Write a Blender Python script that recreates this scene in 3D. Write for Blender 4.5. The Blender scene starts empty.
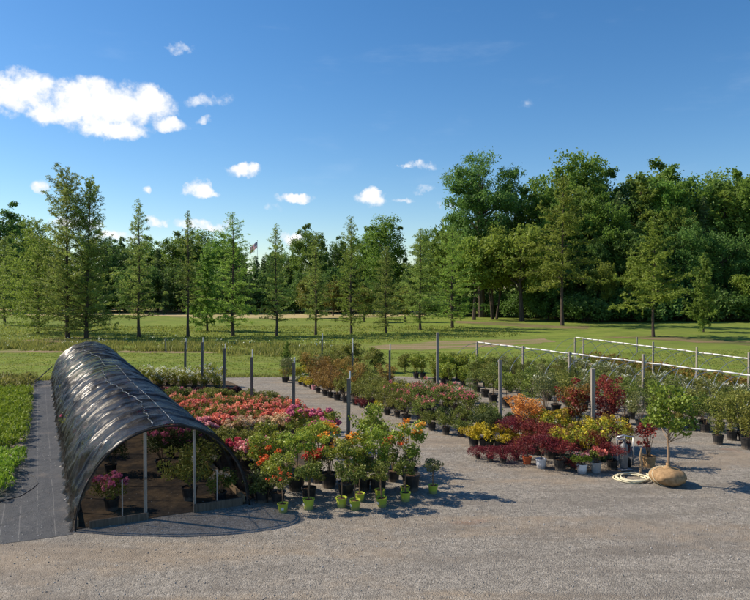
import bpy, math, random
import numpy as np
from mathutils import Vector, Matrix, Euler, noise as mnoise

rng = np.random.default_rng(11)
random.seed(11)
scene = bpy.context.scene
COL = scene.collection
PI = math.pi

# ------------------------------------------------------------------ camera
F, CX, CY, CAM_H = 660.0, 375.0, 300.0, 5.4
PITCH = math.atan(12 / 660)
cam_data = bpy.data.cameras.new('camera')
cam = bpy.data.objects.new('camera', cam_data)
COL.objects.link(cam)
cam.location = (0, 0, CAM_H)
cam.rotation_euler = (PI / 2 - PITCH, 0, 0)
cam_data.sensor_width = 36
cam_data.lens = 36 * F / 750
cam_data.clip_start = 0.1
cam_data.clip_end = 6000
scene.camera = cam


def ray(px, py):
    u, v = (px - CX) / F, (py - CY) / F
    c, s = math.cos(PITCH), math.sin(PITCH)
    return Vector((u, c - v * s, -s - v * c))


def at(px, py, z=0.0):
    """ground point under a picture point (real ground position)"""
    d = ray(px, py)
    t = (z - CAM_H) / d.z
    return Vector((d.x * t, d.y * t, z))


def at_depth(px, py, y):
    d = ray(px, py)
    t = y / d.y
    return Vector((d.x * t, y, CAM_H + d.z * t))


# ------------------------------------------------------------------ materials
class N:
    def __init__(self, name, world=False):
        if world:
            self.m = bpy.data.worlds.new(name)
        else:
            self.m = bpy.data.materials.new(name)
        self.m.use_nodes = True
        self.t = self.m.node_tree
        self.t.nodes.clear()

    def n(self, typ, ins=None, **kw):
        nd = self.t.nodes.new(typ)
        for k, v in kw.items():
            setattr(nd, k, v)
        for k, v in (ins or {}).items():
            s = nd.inputs[k]
            if isinstance(v, bpy.types.NodeSocket):
                self.t.links.new(v, s)
            else:
                s.default_value = v
        return nd

    def math(self, op, a, b=None, c=None, clamp=False):
        ins = {0: a}
        if b is not None: ins[1] = b
        if c is not None: ins[2] = c
        return self.n('ShaderNodeMath', ins, operation=op, use_clamp=clamp).outputs[0]

    def mix(self, f, a, b, blend='MIX'):
        nd = self.n('ShaderNodeMix', data_type='RGBA', blend_type=blend)
        for i, v in ((0, f), (6, a), (7, b)):
            if isinstance(v, bpy.types.NodeSocket):
                self.t.links.new(v, nd.inputs[i])
            else:
                nd.inputs[i].default_value = v if not isinstance(v, tuple) else (v + (1,))[:4]
        return nd.outputs[2]

    def noise(self, scale, detail=4, rough=0.55, vec=None, dist=0.0):
        ins = {'Scale': scale, 'Detail': detail, 'Roughness': rough, 'Distortion': dist}
        if vec is not None: ins['Vector'] = vec
        return self.n('ShaderNodeTexNoise', ins).outputs['Fac']

    def ramp(self, fac, stops):
        nd = self.n('ShaderNodeValToRGB', {0: fac})
        cr = nd.color_ramp
        while len(cr.elements) < len(stops): cr.elements.new(0.5)
        for e, (p, c) in zip(cr.elements, stops):
            e.position = p
            e.color = (c + (1,))[:4] if isinstance(c, tuple) else (c, c, c, 1)
        return nd.outputs[0]

    def smooth(self, v, lo, hi):
        return self.n('ShaderNodeMapRange', {'Value': v, 'From Min': lo, 'From Max': hi}, interpolation_type='SMOOTHSTEP').outputs[0]

    def obj(self):
        return self.n('ShaderNodeTexCoord').outputs['Object']

    def bump(self, h, strength=0.4, dist=0.02):
        return self.n('ShaderNodeBump', {'Height': h, 'Strength': strength, 'Distance': dist}).outputs[0]

    def out(self, sh):
        self.n('ShaderNodeOutputMaterial', {'Surface': sh})
        return self.m

    def principled(self, col, rough=0.7, spec=0.3, normal=None, metal=0.0):
        ins = {'Base Color': col if isinstance(col, bpy.types.NodeSocket) else (col + (1,))[:4], 'Roughness': rough, 'Specular IOR Level': spec, 'Metallic': metal}
        if normal is not None: ins['Normal'] = normal
        return self.n('ShaderNodeBsdfPrincipled', ins).outputs[0]


def foliage(name, ca, cb, trans=0.3, rough=0.55, spec=0.25):
    """leaf albedo varies leaf by leaf (attribute) and plant by plant (object random)"""
    m = N(name)
    tint = m.n('ShaderNodeAttribute', attribute_name='tint').outputs['Fac']
    c = m.mix(tint, ca, cb)
    rnd = m.n('ShaderNodeObjectInfo').outputs['Random']
    v = m.math('MULTIPLY_ADD', rnd, 0.36, 0.82)
    hs = m.n('ShaderNodeHueSaturation', {'Hue': m.math('MULTIPLY_ADD', rnd, 0.024, 0.488), 'Saturation': 1.0, 'Value': v, 'Color': c}).outputs[0]
    p = m.principled(hs, rough, spec)
    if trans > 0:
        t = m.n('ShaderNodeBsdfTranslucent', {'Color': hs}).outputs[0]
        p = m.n('ShaderNodeMixShader', {0: trans, 1: p, 2: t}).outputs[0]
    return m.out(p)


def plain(name, col, rough=0.6, spec=0.4, var=0.25, scale=8.0, bump=0.0, metal=0.0):
    m = N(name)
    o = m.obj()
    f = m.noise(scale, 5, 0.6, o)
    dark = tuple(x * (1 - var) for x in col)
    lite = tuple(min(1, x * (1 + var)) for x in col)
    c = m.ramp(f, [(0.3, dark), (0.7, lite)])
    nm = m.bump(m.noise(scale * 4, 4, 0.6, o), bump, 0.01) if bump else None
    return m.out(m.principled(c, rough, spec, nm, metal))


def bark_mat(name, a, b):
    m = N(name)
    o = m.obj()
    mp = m.n('ShaderNodeMapping', {'Vector': o, 'Scale': (9, 9, 1.2)}).outputs[0]
    f = m.noise(1.0, 6, 0.65, mp)
    return m.out(m.principled(m.ramp(f, [(0.3, a), (0.7, b)]), 0.9, 0.1, m.bump(f, 0.6, 0.05)))


M = {}
M['bark'] = bark_mat('bark', (0.045, 0.034, 0.026), (0.13, 0.1, 0.078))
M['stem'] = bark_mat('stem_bark', (0.10, 0.07, 0.045), (0.24, 0.17, 0.11))
M['palebark'] = bark_mat('pale_bark', (0.2, 0.13, 0.08), (0.42, 0.3, 0.2))
M['cypress'] = foliage('cypress_needles', (0.158, 0.236, 0.054), (0.393, 0.484, 0.111), 0.50)
M['cypress_l'] = foliage('pale_cypress_needles', (0.157, 0.249, 0.040), (0.356, 0.478, 0.084), 0.50)
M['pine'] = foliage('pine_needles', (0.072, 0.131, 0.047), (0.190, 0.287, 0.090), 0.42)
M['leafdark'] = foliage('dark_leaves', (0.066, 0.133, 0.034), (0.179, 0.294, 0.064), 0.45)
M['leafmid'] = foliage('mid_leaves', (0.106, 0.198, 0.032), (0.247, 0.384, 0.066), 0.48)
M['leafpale'] = foliage('pale_leaves', (0.126, 0.205, 0.035), (0.270, 0.384, 0.070), 0.48)
M['leafbrown'] = foliage('brownish_leaves', (0.138, 0.200, 0.032), (0.311, 0.379, 0.065), 0.48)
M['bright'] = foliage('bright_green_leaves', (0.145, 0.214, 0.020), (0.392, 0.428, 0.056), 0.30, 0.5, 0.35)
M['maplegreen'] = foliage('maple_green_leaves', (0.111, 0.160, 0.018), (0.260, 0.320, 0.044), 0.32, 0.5, 0.3)
M['olive'] = foliage('olive_leaves', (0.127, 0.149, 0.026), (0.304, 0.299, 0.060), 0.30)
M['green'] = foliage('shrub_green_leaves', (0.088, 0.131, 0.022), (0.246, 0.275, 0.051), 0.28)
M['deep'] = foliage('deep_green_leaves', (0.046, 0.075, 0.022), (0.134, 0.173, 0.042), 0.22)
M['grey'] = foliage('grey_green_leaves', (0.115, 0.140, 0.049), (0.276, 0.280, 0.105), 0.25)
M['gold'] = foliage('golden_leaves', (0.36, 0.3, 0.02), (0.78, 0.62, 0.05), 0.3)
M['lime'] = foliage('yellow_green_leaves', (0.162, 0.197, 0.020), (0.410, 0.394, 0.048), 0.30)
M['copper'] = foliage('copper_leaves', (0.17, 0.125, 0.032), (0.46, 0.27, 0.06), 0.3)
M['wine'] = foliage('wine_red_leaves', (0.090, 0.017, 0.018), (0.300, 0.048, 0.050), 0.35)
M['redmaple'] = foliage('bright_red_leaves', (0.14, 0.018, 0.02), (0.34, 0.06, 0.05), 0.35)
M['orangemaple'] = foliage('orange_leaves', (0.5, 0.16, 0.035), (0.88, 0.46, 0.12), 0.35)
M['heuchera'] = foliage('purple_brown_leaves', (0.06, 0.022, 0.022), (0.17, 0.07, 0.055), 0.15)
M['grassblade'] = foliage('grass_blades', (0.145, 0.205, 0.031), (0.369, 0.375, 0.084), 0.45)
M['weedblade'] = foliage('weed_blades', (0.131, 0.184, 0.032), (0.401, 0.383, 0.105), 0.42)
M['bedgrass'] = foliage('bed_leaves', (0.138, 0.240, 0.018), (0.342, 0.456, 0.045), 0.35)


def petals(name, a, b):
    return foliage(name, a, b, 0.25, 0.6, 0.15)


M['coral'] = petals('coral_petals', (0.74, 0.15, 0.09), (0.9, 0.42, 0.3))
M['cream'] = petals('cream_petals', (0.62, 0.38, 0.2), (0.85, 0.68, 0.45))
M['hotpink'] = petals('hot_pink_petals', (0.7, 0.1, 0.2), (0.87, 0.36, 0.42))
M['pink'] = petals('pink_petals', (0.75, 0.22, 0.28), (0.88, 0.55, 0.52))
M['red'] = petals('red_petals', (0.5, 0.03, 0.05), (0.72, 0.14, 0.14))
M['rosepink'] = petals('rose_pink_petals', (0.55, 0.07, 0.1), (0.8, 0.3, 0.3))
M['orange'] = petals('orange_petals', (0.85, 0.24, 0.03), (0.95, 0.5, 0.08))
M['vermilion'] = petals('vermilion_petals', (0.8, 0.09, 0.03), (0.9, 0.25, 0.07))
M['white'] = petals('white_petals', (0.72, 0.74, 0.55), (0.88, 0.88, 0.74))
M['magenta'] = petals('magenta_petals', (0.5, 0.08, 0.2), (0.75, 0.28, 0.4))

def pot_mat(name, col, dust):
    m = N(name)
    o = m.obj()
    z = m.n('ShaderNodeSeparateXYZ', {0: o}).outputs[2]
    mud = m.math('MULTIPLY', m.smooth(m.noise(9, 5, 0.65, o), 0.45, 0.7), dust)
    splash = m.math('MULTIPLY', m.smooth(m.math('SUBTRACT', z, m.math('MULTIPLY', m.noise(16, 3, 0.6, o), 0.14)), 0.06, -0.03), 0.6)
    c = m.mix(m.math('MAXIMUM', mud, splash), col, (0.2, 0.165, 0.13))
    rnd = m.n('ShaderNodeObjectInfo').outputs['Random']
    c = m.n('ShaderNodeHueSaturation', {'Value': m.math('MULTIPLY_ADD', rnd, 0.4, 0.75), 'Color': c}).outputs[0]
    return m.out(m.principled(c, 0.5, 0.4))


M['potblack'] = pot_mat('black_pot_plastic', (0.017, 0.017, 0.018), 0.16)
M['potlime'] = pot_mat('lime_pot_plastic', (0.42, 0.49, 0.045), 0.22)
M['potwhite'] = pot_mat('white_pot_plastic', (0.74, 0.75, 0.76), 0.2)
M['potgrey'] = plain('grey_pot_plastic', (0.3, 0.31, 0.32), 0.5, 0.4, 0.1, 10)
M['potterra'] = plain('terracotta_pot', (0.5, 0.12, 0.045), 0.7, 0.2, 0.15, 12)
M['potpink'] = plain('pink_pot_plastic', (0.75, 0.35, 0.36), 0.5, 0.4, 0.06, 10)
M['potgreen'] = plain('green_pot_plastic', (0.02, 0.06, 0.035), 0.5, 0.4, 0.1, 10)
M['soil'] = plain('potting_soil', (0.09, 0.055, 0.032), 0.95, 0.1, 0.5, 40, 0.6)
M['tag'] = plain('white_tag', (0.75, 0.75, 0.72), 0.5, 0.3, 0.04)
M['burlap'] = plain('burlap', (0.36, 0.235, 0.125), 0.95, 0.05, 0.28, 14, 0.7)
M['rope'] = plain('cream_rope', (0.68, 0.62, 0.43), 0.85, 0.1, 0.15, 20)
M['pvc'] = plain('white_pipe', (0.74, 0.74, 0.72), 0.45, 0.4, 0.1, 3)
M['steel'] = plain('galvanised_steel', (0.42, 0.43, 0.44), 0.42, 0.5, 0.15, 6, 0, 0.6)
M['bow'] = plain('dull_dark_steel', (0.07, 0.065, 0.06), 0.6, 0.3, 0.3, 6)
M['greysteel'] = plain('grey_steel', (0.5, 0.52, 0.54), 0.4, 0.5, 0.15, 6, 0, 0.4)
M['rubber'] = plain('black_rubber', (0.02, 0.02, 0.02), 0.8, 0.2, 0.2)
M['hose'] = plain('black_hose', (0.012, 0.012, 0.012), 0.5, 0.4, 0.2)


def wood_mat(name, a, b):
    m = N(name)
    o = m.obj()
    mp = m.n('ShaderNodeMapping', {'Vector': o, 'Scale': (22, 22, 1.6)}).outputs[0]
    f = m.noise(1.0, 7, 0.7, mp)
    c = m.ramp(f, [(0.28, a), (0.72, b)])
    return m.out(m.principled(c, 0.85, 0.15, m.bump(f, 0.4, 0.01)))


M['greywood'] = wood_mat('weathered_wood', (0.14, 0.122, 0.1), (0.46, 0.41, 0.35))
M['darkwood'] = wood_mat('dark_stained_wood', (0.075, 0.062, 0.05), (0.3, 0.255, 0.21))
M['palewood'] = wood_mat('pale_wood', (0.34, 0.29, 0.23), (0.6, 0.54, 0.46))
M['oldboard'] = wood_mat('old_board', (0.06, 0.048, 0.036), (0.2, 0.165, 0.128))
M['stakewood'] = wood_mat('stake_wood', (0.3, 0.2, 0.11), (0.5, 0.36, 0.22))

# ------------------------------------------------------------------ object helpers


def tag(o, label=None, cat=None, group=None, kind=None):
    if label: o['label'] = label
    if cat: o['category'] = cat
    if group: o['group'] = group
    if kind: o['kind'] = kind
    return o


def empty(name, loc=(0, 0, 0), rz=0.0, scale=(1, 1, 1)):
    o = bpy.data.objects.new(name, None)
    COL.objects.link(o)
    o.location = loc
    o.rotation_euler = (0, 0, rz)
    o.scale = scale
    o.empty_display_size = 0.2
    return o


def link(name, mesh, parent=None):
    o = bpy.data.objects.new(name, mesh)
    COL.objects.link(o)
    if parent is not None: o.parent = parent
    return o


class MB:
    """collects polygons, then makes ONE mesh"""

    def __init__(self):
        self.v, self.f, self.n = [], [], 0
        self.tint = []

    def add(self, verts, faces):
        b = self.n
        self.v.extend([tuple(p) for p in verts])
        self.f.extend([tuple(i + b for i in fc) for fc in faces])
        self.n += len(verts)
        return self

    def box(self, c, s, rz=0.0, tilt=None):
        R = Matrix.Rotation(rz, 3, 'Z') if tilt is None else tilt
        vs = [Vector(c) + R @ Vector((s[0] / 2 * i, s[1] / 2 * j, s[2] / 2 * k)) for i in (-1, 1) for j in (-1, 1) for k in (-1, 1)]
        return self.add(vs, [(0, 1, 3, 2), (4, 6, 7, 5), (0, 4, 5, 1), (2, 3, 7, 6), (0, 2, 6, 4), (1, 5, 7, 3)])

    def tube(self, pts, rad, sides=6, cap=True):
        pts = [Vector(p) for p in pts]
        k = len(pts)
        rad = rad if hasattr(rad, '__len__') else [rad] * k
        vs = []
        up = Vector((0, 0, 1))
        prev = None
        for i, p in enumerate(pts):
            d = (pts[min(i + 1, k - 1)] - pts[max(i - 1, 0)])
            if d.length < 1e-9: d = Vector((0, 0, 1))
            d.normalize()
            if prev is None:
                a = d.cross(Vector((0.31, 0.95, 0.02)))
                if a.length < 0.05: a = d.cross(Vector((1, 0, 0)))
            else:
                a = prev - d * prev.dot(d)
            a.normalize()
            prev = a
            b = d.cross(a)
            for j in range(sides):
                t = 2 * PI * j / sides
                vs.append(p + (a * math.cos(t) + b * math.sin(t)) * rad[i])
        fs = [(i * sides + j, i * sides + (j + 1) % sides, (i + 1) * sides + (j + 1) % sides, (i + 1) * sides + j) for i in range(k - 1) for j in range(sides)]
        if cap:
            fs.append(tuple(range(sides - 1, -1, -1)))
            fs.append(tuple(range((k - 1) * sides, k * sides)))
        return self.add(vs, fs)

    def lathe(self, prof, sides=14, c=(0, 0, 0)):
        vs, fs = [], []
        for r, z in prof:
            for j in range(sides):
                t = 2 * PI * j / sides
                vs.append((c[0] + r * math.cos(t), c[1] + r * math.sin(t), c[2] + z))
        for i in range(len(prof) - 1):
            for j in range(sides):
                fs.append((i * sides + j, i * sides + (j + 1) % sides, (i + 1) * sides + (j + 1) % sides, (i + 1) * sides + j))
        fs.append(tuple(range(sides - 1, -1, -1)))
        fs.append(tuple(range((len(prof) - 1) * sides, len(prof) * sides)))
        return self.add(vs, fs)

    def mesh(self, name, mat, smooth=False):
        me = bpy.data.meshes.new(name)
        me.from_pydata(self.v, [], self.f)
        me.materials.append(mat)
        if smooth: me.polygons.foreach_set('use_smooth', [True] * len(me.polygons))
        me.update()
        return me

    def build(self, name, mat, parent=None, smooth=False):
        return link(name, self.mesh(name, mat, smooth), parent)


def array_mesh(name, V, Fc, mat, tint=None):
    """V: (n,3), Fc: (m,k) numpy"""
    me = bpy.data.meshes.new(name)
    V = np.asarray(V, np.float32)
    Fc = np.asarray(Fc, np.int32)
    m, k = Fc.shape
    me.vertices.add(len(V))
    me.vertices.foreach_set('co', V.ravel())
    me.loops.add(m * k)
    me.loops.foreach_set('vertex_index', Fc.ravel())
    me.polygons.add(m)
    me.polygons.foreach_set('loop_start', np.arange(0, m * k, k, dtype=np.int32))
    try:
        me.polygons.foreach_set('loop_total', np.full(m, k, np.int32))
    except Exception:
        pass
    if tint is not None:
        a = me.attributes.new('tint', 'FLOAT', 'FACE')
        a.data.foreach_set('value', np.asarray(tint, np.float32))
    me.materials.append(mat)
    me.update(calc_edges=True)
    me.validate()
    return me


def unit(n):
    v = rng.normal(size=(n, 3))
    return v / np.linalg.norm(v, axis=1, keepdims=True)


def leaf_mesh(name, P, size, mat, aspect=0.55, up=0.4, tint=None, sv=0.35, axis=None):
    """a diamond leaf at every point of P; axis: preferred long direction of each leaf"""
    P = np.asarray(P, np.float64)
    n = len(P)
    nm = unit(n)
    nm[:, 2] = nm[:, 2] + up
    nm /= np.linalg.norm(nm, axis=1, keepdims=True)
    a = unit(n) if axis is None else axis + 0.45 * unit(n)
    a -= nm * np.sum(a * nm, axis=1, keepdims=True)
    a /= np.maximum(np.linalg.norm(a, axis=1, keepdims=True), 1e-6)
    b = np.cross(nm, a)
    s = (size * (1 + sv * (rng.random((n, 1)) * 2 - 1)))
    V = np.empty((n, 4, 3))
    V[:, 0] = P - a * s * 0.5
    V[:, 1] = P + b * s * aspect * 0.5 + nm * s * 0.06
    V[:, 2] = P + a * s * 0.5
    V[:, 3] = P - b * s * aspect * 0.5 + nm * s * 0.06
    Fc = np.arange(n * 4).reshape(n, 4)
    if tint is None: tint = rng.random(n)
    return array_mesh(name, V.reshape(-1, 3), Fc, mat, np.clip(tint, 0, 1))


def clump_points(C, R, n, tones=None):
    """n leaves scattered through clumps with centres C, radii R; returns points + tint"""
    k = len(C)
    w = R ** 2
    idx = rng.choice(k, n, p=w / w.sum())
    r = np.cbrt(rng.random(n)) ** 0.75
    P = C[idx] + unit(n) * (R[idx] * r)[:, None] * np.array([1, 1, 0.8])
    tone = rng.random(k) if tones is None else tones
    return P, np.clip(0.55 * tone[idx] + 0.45 * rng.random(n), 0, 1)


def crown(rx, rz, zc, k, n, cr, shape='ball', low=-0.75):
    """irregular crown: k clumps spread in an ellipsoid / cone / vase"""
    C = []
    while len(C) < k:
        d = unit(1)[0]
        if d[2] < low: continue
        f = 0.35 + 0.65 * rng.random() ** 0.6
        if shape == 'ball':
            p = d * f * np.array([rx, rx, rz])
        elif shape == 'cone':
            t = rng.random() ** 1.5
            ang = rng.random() * 2 * PI
            rr = rx * (1 - 0.9 * t) * (0.5 + 0.5 * rng.random())
            p = np.array([math.cos(ang) * rr, math.sin(ang) * rr, (t * 2 - 1) * rz])
        elif shape == 'vase':
            t = rng.random() ** 0.8
            ang = rng.random() * 2 * PI
            rr = rx * (0.3 + 0.7 * t) * math.sqrt(rng.random())
            p = np.array([math.cos(ang) * rr, math.sin(ang) * rr, (t * 2 - 1) * rz])
        elif shape == 'flat':
            ang = rng.random() * 2 * PI
            rr = rx * math.sqrt(rng.random())
            p = np.array([math.cos(ang) * rr, math.sin(ang) * rr, rz * (1 - (rr / rx) ** 2) * (0.4 + 0.6 * rng.random())])
        C.append(p + np.array([0, 0, zc]))
    C = np.array(C)
    R = cr * (0.65 + 0.7 * rng.random(k))
    return C, R


# ------------------------------------------------------------------ ground materials
def gravel_mat():
    m = N('gravel')
    o = m.obj()
    wn_ = m.n('ShaderNodeTexNoise', {'Vector': o, 'Scale': 18.0, 'Detail': 3.0})
    wo = m.n('ShaderNodeVectorMath', {0: o, 1: m.n('ShaderNodeVectorMath', {0: wn_.outputs['Color'], 'Scale': 0.05}, operation='SCALE').outputs[0]}, operation='ADD').outputs[0]
    vo = m.n('ShaderNodeTexVoronoi', {'Vector': wo, 'Scale': 42.0})
    stone = m.n('ShaderNodeSeparateColor', {0: vo.outputs['Color']}).outputs[0]
    c = m.ramp(stone, [(0.0, (0.13, 0.12, 0.108)), (0.55, (0.29, 0.265, 0.235)), (1.0, (0.52, 0.485, 0.44))])
    v2 = m.n('ShaderNodeTexVoronoi', {'Vector': wo, 'Scale': 13.0})
    s2 = m.n('ShaderNodeSeparateColor', {0: v2.outputs['Color']}).outputs[0]
    c = m.mix(0.45, c, m.ramp(s2, [(0.0, (0.15, 0.138, 0.125)), (0.6, (0.285, 0.26, 0.23)), (1.0, (0.44, 0.405, 0.365))]))
    big = m.noise(0.22, 5, 0.6, o)
    xy = m.n('ShaderNodeSeparateXYZ', {0: o})
    # wheel-worn tan strips that run along the yard
    mp = m.n('ShaderNodeMapping', {'Vector': o, 'Scale': (0.10, 0.62, 1), 'Rotation': (0, 0, math.radians(-8))}).outputs[0]
    tr = m.noise(1.0, 4, 0.55, mp, 0.6)
    mid = m.noise(1.7, 6, 0.65, o)
    w = m.math('ADD', m.math('MULTIPLY', tr, 0.7), m.math('MULTIPLY', mid, 0.3))
    c = m.mix(m.math('MULTIPLY', m.smooth(w, 0.46, 0.62), 0.62), c, (0.36, 0.275, 0.19))
    c = m.mix(m.math('MULTIPLY', m.smooth(big, 0.5, 0.68), 0.3), c, (0.2, 0.195, 0.19))
    fine = m.noise(5.0, 8, 0.7, o)
    c = m.mix(m.smooth(fine, 0.35, 0.8), m.mix(0.25, c, (0.1, 0.095, 0.09)), m.mix(0.14, c, (0.5, 0.48, 0.44)))
    # faint darker wheel ruts sweeping across the yard
    rx_ = m.math('ADD', xy.outputs[1], m.math('MULTIPLY', m.math('POWER', m.math('ABSOLUTE', m.math('ADD', xy.outputs[0], 4.0)), 1.6), -0.035))
    rx_ = m.math('ADD', rx_, m.math('MULTIPLY', m.noise(0.25, 3, 0.5, o), 1.6))
    rut = m.math('ABSOLUTE', m.math('SUBTRACT', m.math('FRACT', m.math('DIVIDE', rx_, 1.75)), 0.5))
    rutm = m.math('MULTIPLY', m.smooth(rut, 0.2, 0.06), m.smooth(m.noise(0.4, 4, 0.6, o), 0.4, 0.62))
    c = m.mix(m.math('MULTIPLY', rutm, 0.42), c, (0.15, 0.135, 0.12))
    c = m.n('ShaderNodeHueSaturation', {'Saturation': 0.98, 'Value': 0.97, 'Color': c}).outputs[0]
    c = m.mix(1.0, c, (1.0, 0.985, 0.925), 'MULTIPLY')
    c = m.mix(m.math('MULTIPLY', m.smooth(m.noise(0.9, 5, 0.65, o, 0.5), 0.52, 0.7), 0.35), c, (0.13, 0.118, 0.1))
    c = m.mix(m.math('MULTIPLY', m.smooth(m.noise(1.6, 5, 0.65, o, 0.3), 0.56, 0.75), 0.3), c, (0.42, 0.37, 0.3))
    # a couple of rusty clay stains
    rust = m.noise(0.55, 3, 0.5, m.n('ShaderNodeMapping', {'Vector': o, 'Location': (3.1, 7.7, 0), 'Scale': (0.6, 1.2, 1)}).outputs[0])
    c = m.mix(m.math('MULTIPLY', m.smooth(rust, 0.67, 0.76), 0.45), c, (0.32, 0.15, 0.075))
    mp2 = m.n('ShaderNodeMapping', {'Vector': o, 'Scale': (0.18, 1.5, 1), 'Rotation': (0, 0, math.radians(7))}).outputs[0]
    c = m.mix(m.math('MULTIPLY', m.smooth(m.noise(1.0, 5, 0.6, mp2, 0.8), 0.5, 0.68), 0.45), c, (0.155, 0.135, 0.112))
    h = m.math('SUBTRACT', m.math('MULTIPLY', mid, 0.6), vo.outputs['Distance'])
    return m.out(m.principled(c, 0.9, 0.15, m.bump(h, 0.75, 0.02)))


def grass_mat():
    m = N('lawn')
    o = m.obj()
    a = m.noise(0.35, 6, 0.62, o)
    mp = m.n('ShaderNodeMapping', {'Vector': o, 'Scale': (0.05, 0.6, 1), 'Rotation': (0, 0, math.radians(4))}).outputs[0]
    stripe = m.noise(1.0, 5, 0.6, mp, 0.4)
    fine = m.noise(14.0, 4, 0.7, o)
    big = m.noise(0.035, 4, 0.5, o)
    c = m.ramp(a, [(0.25, (0.12, 0.18, 0.028)), (0.5, (0.2, 0.27, 0.042)), (0.75, (0.31, 0.33, 0.075))])
    c = m.mix(m.smooth(stripe, 0.4, 0.66), c, m.mix(0.5, c, (0.2, 0.19, 0.062)))
    c = m.mix(m.math('MULTIPLY', m.smooth(big, 0.48, 0.7), 0.5), c, (0.14, 0.2, 0.04))
    c = m.mix(m.smooth(fine, 0.3, 0.75), m.mix(0.3, c, (0.04, 0.065, 0.014)), c)
    return m.out(m.principled(c, 0.95, 0.1, m.bump(m.math('ADD', fine, a), 0.8, 0.08)))


def patch_mat(name, a, b, ga, gb, thr=(0.42, 0.62), sc=0.5, stretch=(0.3, 1.2, 1)):
    m = N(name)
    o = m.obj()
    mp = m.n('ShaderNodeMapping', {'Vector': o, 'Scale': stretch}).outputs[0]
    n1 = m.noise(sc, 6, 0.62, mp)
    fine = m.noise(6.0, 5, 0.7, o)
    ca = m.ramp(fine, [(0.3, a), (0.7, b)])
    cb = m.ramp(fine, [(0.3, ga), (0.7, gb)])
    return m.out(m.principled(m.mix(m.smooth(n1, *thr), ca, cb), 0.95, 0.1, m.bump(fine, 0.6, 0.05)))


M['gravel'] = gravel_mat()
M['lawn'] = grass_mat()
M['dirt'] = patch_mat('dirt_road', (0.2, 0.14, 0.085), (0.34, 0.25, 0.16), (0.12, 0.15, 0.035), (0.2, 0.2, 0.065), (0.42, 0.56))
M['hay'] = patch_mat('hay_field', (0.33, 0.26, 0.12), (0.5, 0.41, 0.22), (0.1, 0.13, 0.035), (0.2, 0.2, 0.07), (0.52, 0.66), 0.25, (0.25, 0.8, 1))
M['litter'] = patch_mat('leaf_litter', (0.17, 0.11, 0.06), (0.28, 0.2, 0.12), (0.06, 0.09, 0.02), (0.13, 0.15, 0.04), (0.4, 0.6), 0.6)


def mat_cloth():
    m = N('woven_ground_cloth')
    o = m.obj()
    xyz = m.n('ShaderNodeSeparateXYZ', {0: o})
    fr = m.math('FRACT', m.math('DIVIDE', m.math('ADD', xyz.outputs[0], m.math('MULTIPLY', m.noise(0.5, 2, 0.5, o), 0.05)), 0.36))
    line = m.math('LESS_THAN', m.math('ABSOLUTE', m.math('SUBTRACT', fr, 0.5)), 0.022)
    dash = m.math('GREATER_THAN', m.noise(2.0, 3, 0.6, o), 0.44)
    line = m.math('MULTIPLY', line, dash)
    f = m.noise(1.2, 6, 0.6, o)
    weave = m.noise(90, 2, 0.5, o)
    c = m.ramp(f, [(0.3, (0.024, 0.025, 0.027)), (0.6, (0.045, 0.046, 0.048)), (0.8, (0.085, 0.077, 0.067))])
    c = m.mix(m.math('MULTIPLY', line, 0.24), c, (0.45, 0.43, 0.4))
    cr_ = m.math('ABSOLUTE', m.math('SUBTRACT', m.noise(1.0, 3, 0.5, m.n('ShaderNodeMapping', {'Vector': o, 'Scale': (0.35, 1.3, 1), 'Rotation': (0, 0, 0.25)}).outputs[0]), 0.5))
    c = m.mix(m.math('MULTIPLY', m.smooth(cr_, 0.012, 0.0), 0.7), c, (0.012, 0.012, 0.013))  # wrinkle creases: their shade painted into the colour as thin dark lines
    dust = m.smooth(m.noise(0.5, 4, 0.6, o), 0.58, 0.72)
    c = m.mix(m.math('MULTIPLY', dust, 0.5), c, (0.24, 0.19, 0.14))
    return m.out(m.principled(c, 0.55, 0.4, m.bump(m.math('ADD', f, m.math('MULTIPLY', weave, 0.2)), 0.9, 0.09)))


M['cloth'] = mat_cloth()
M['bedcloth'] = patch_mat('littered_cloth', (0.026, 0.023, 0.02), (0.065, 0.054, 0.043), (0.095, 0.066, 0.038), (0.17, 0.12, 0.07), (0.4, 0.62), 0.9, (1, 1, 1))


def sheet(name, pts, z, mat, wob=0.0, seg=0.8, kind='structure', origin=None):
    """flat polygon with a slightly ragged outline"""
    out = []
    k = len(pts)
    for i in range(k):
        a, b = Vector(pts[i]), Vector(pts[(i + 1) % k])
        a.z = b.z = 0
        n = max(1, int((b - a).length / seg)) if wob else 1
        d = (b - a)
        nrm = Vector((-d.y, d.x, 0)).normalized() if d.length > 0 else Vector()
        for j in range(n):
            p = a + d * (j / n)
            if wob: p += nrm * float(rng.normal() * wob)
            out.append(p)
    me = bpy.data.meshes.new(name)
    import mathutils.geometry as g
    tris = g.tessellate_polygon([out])
    me.from_pydata([(p.x, p.y, z) for p in out], [], [tuple(t) for t in tris])
    me.update()
    if me.polygons and me.polygons[0].normal.z < 0:
        me.flip_normals()
    me.materials.append(mat)
    o = link(name, me)
    if kind: o['kind'] = kind
    return o


def in_poly(P, poly):
    x, y = P[:, 0], P[:, 1]
    inside = np.zeros(len(P), bool)
    k = len(poly)
    for i in range(k):
        x0, y0 = poly[i][0], poly[i][1]
        x1, y1 = poly[(i + 1) % k][0], poly[(i + 1) % k][1]
        c = ((y0 > y) != (y1 > y)) & (x < (x1 - x0) * (y - y0) / (y1 - y0 + 1e-12) + x0)
        inside ^= c
    return inside

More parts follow.
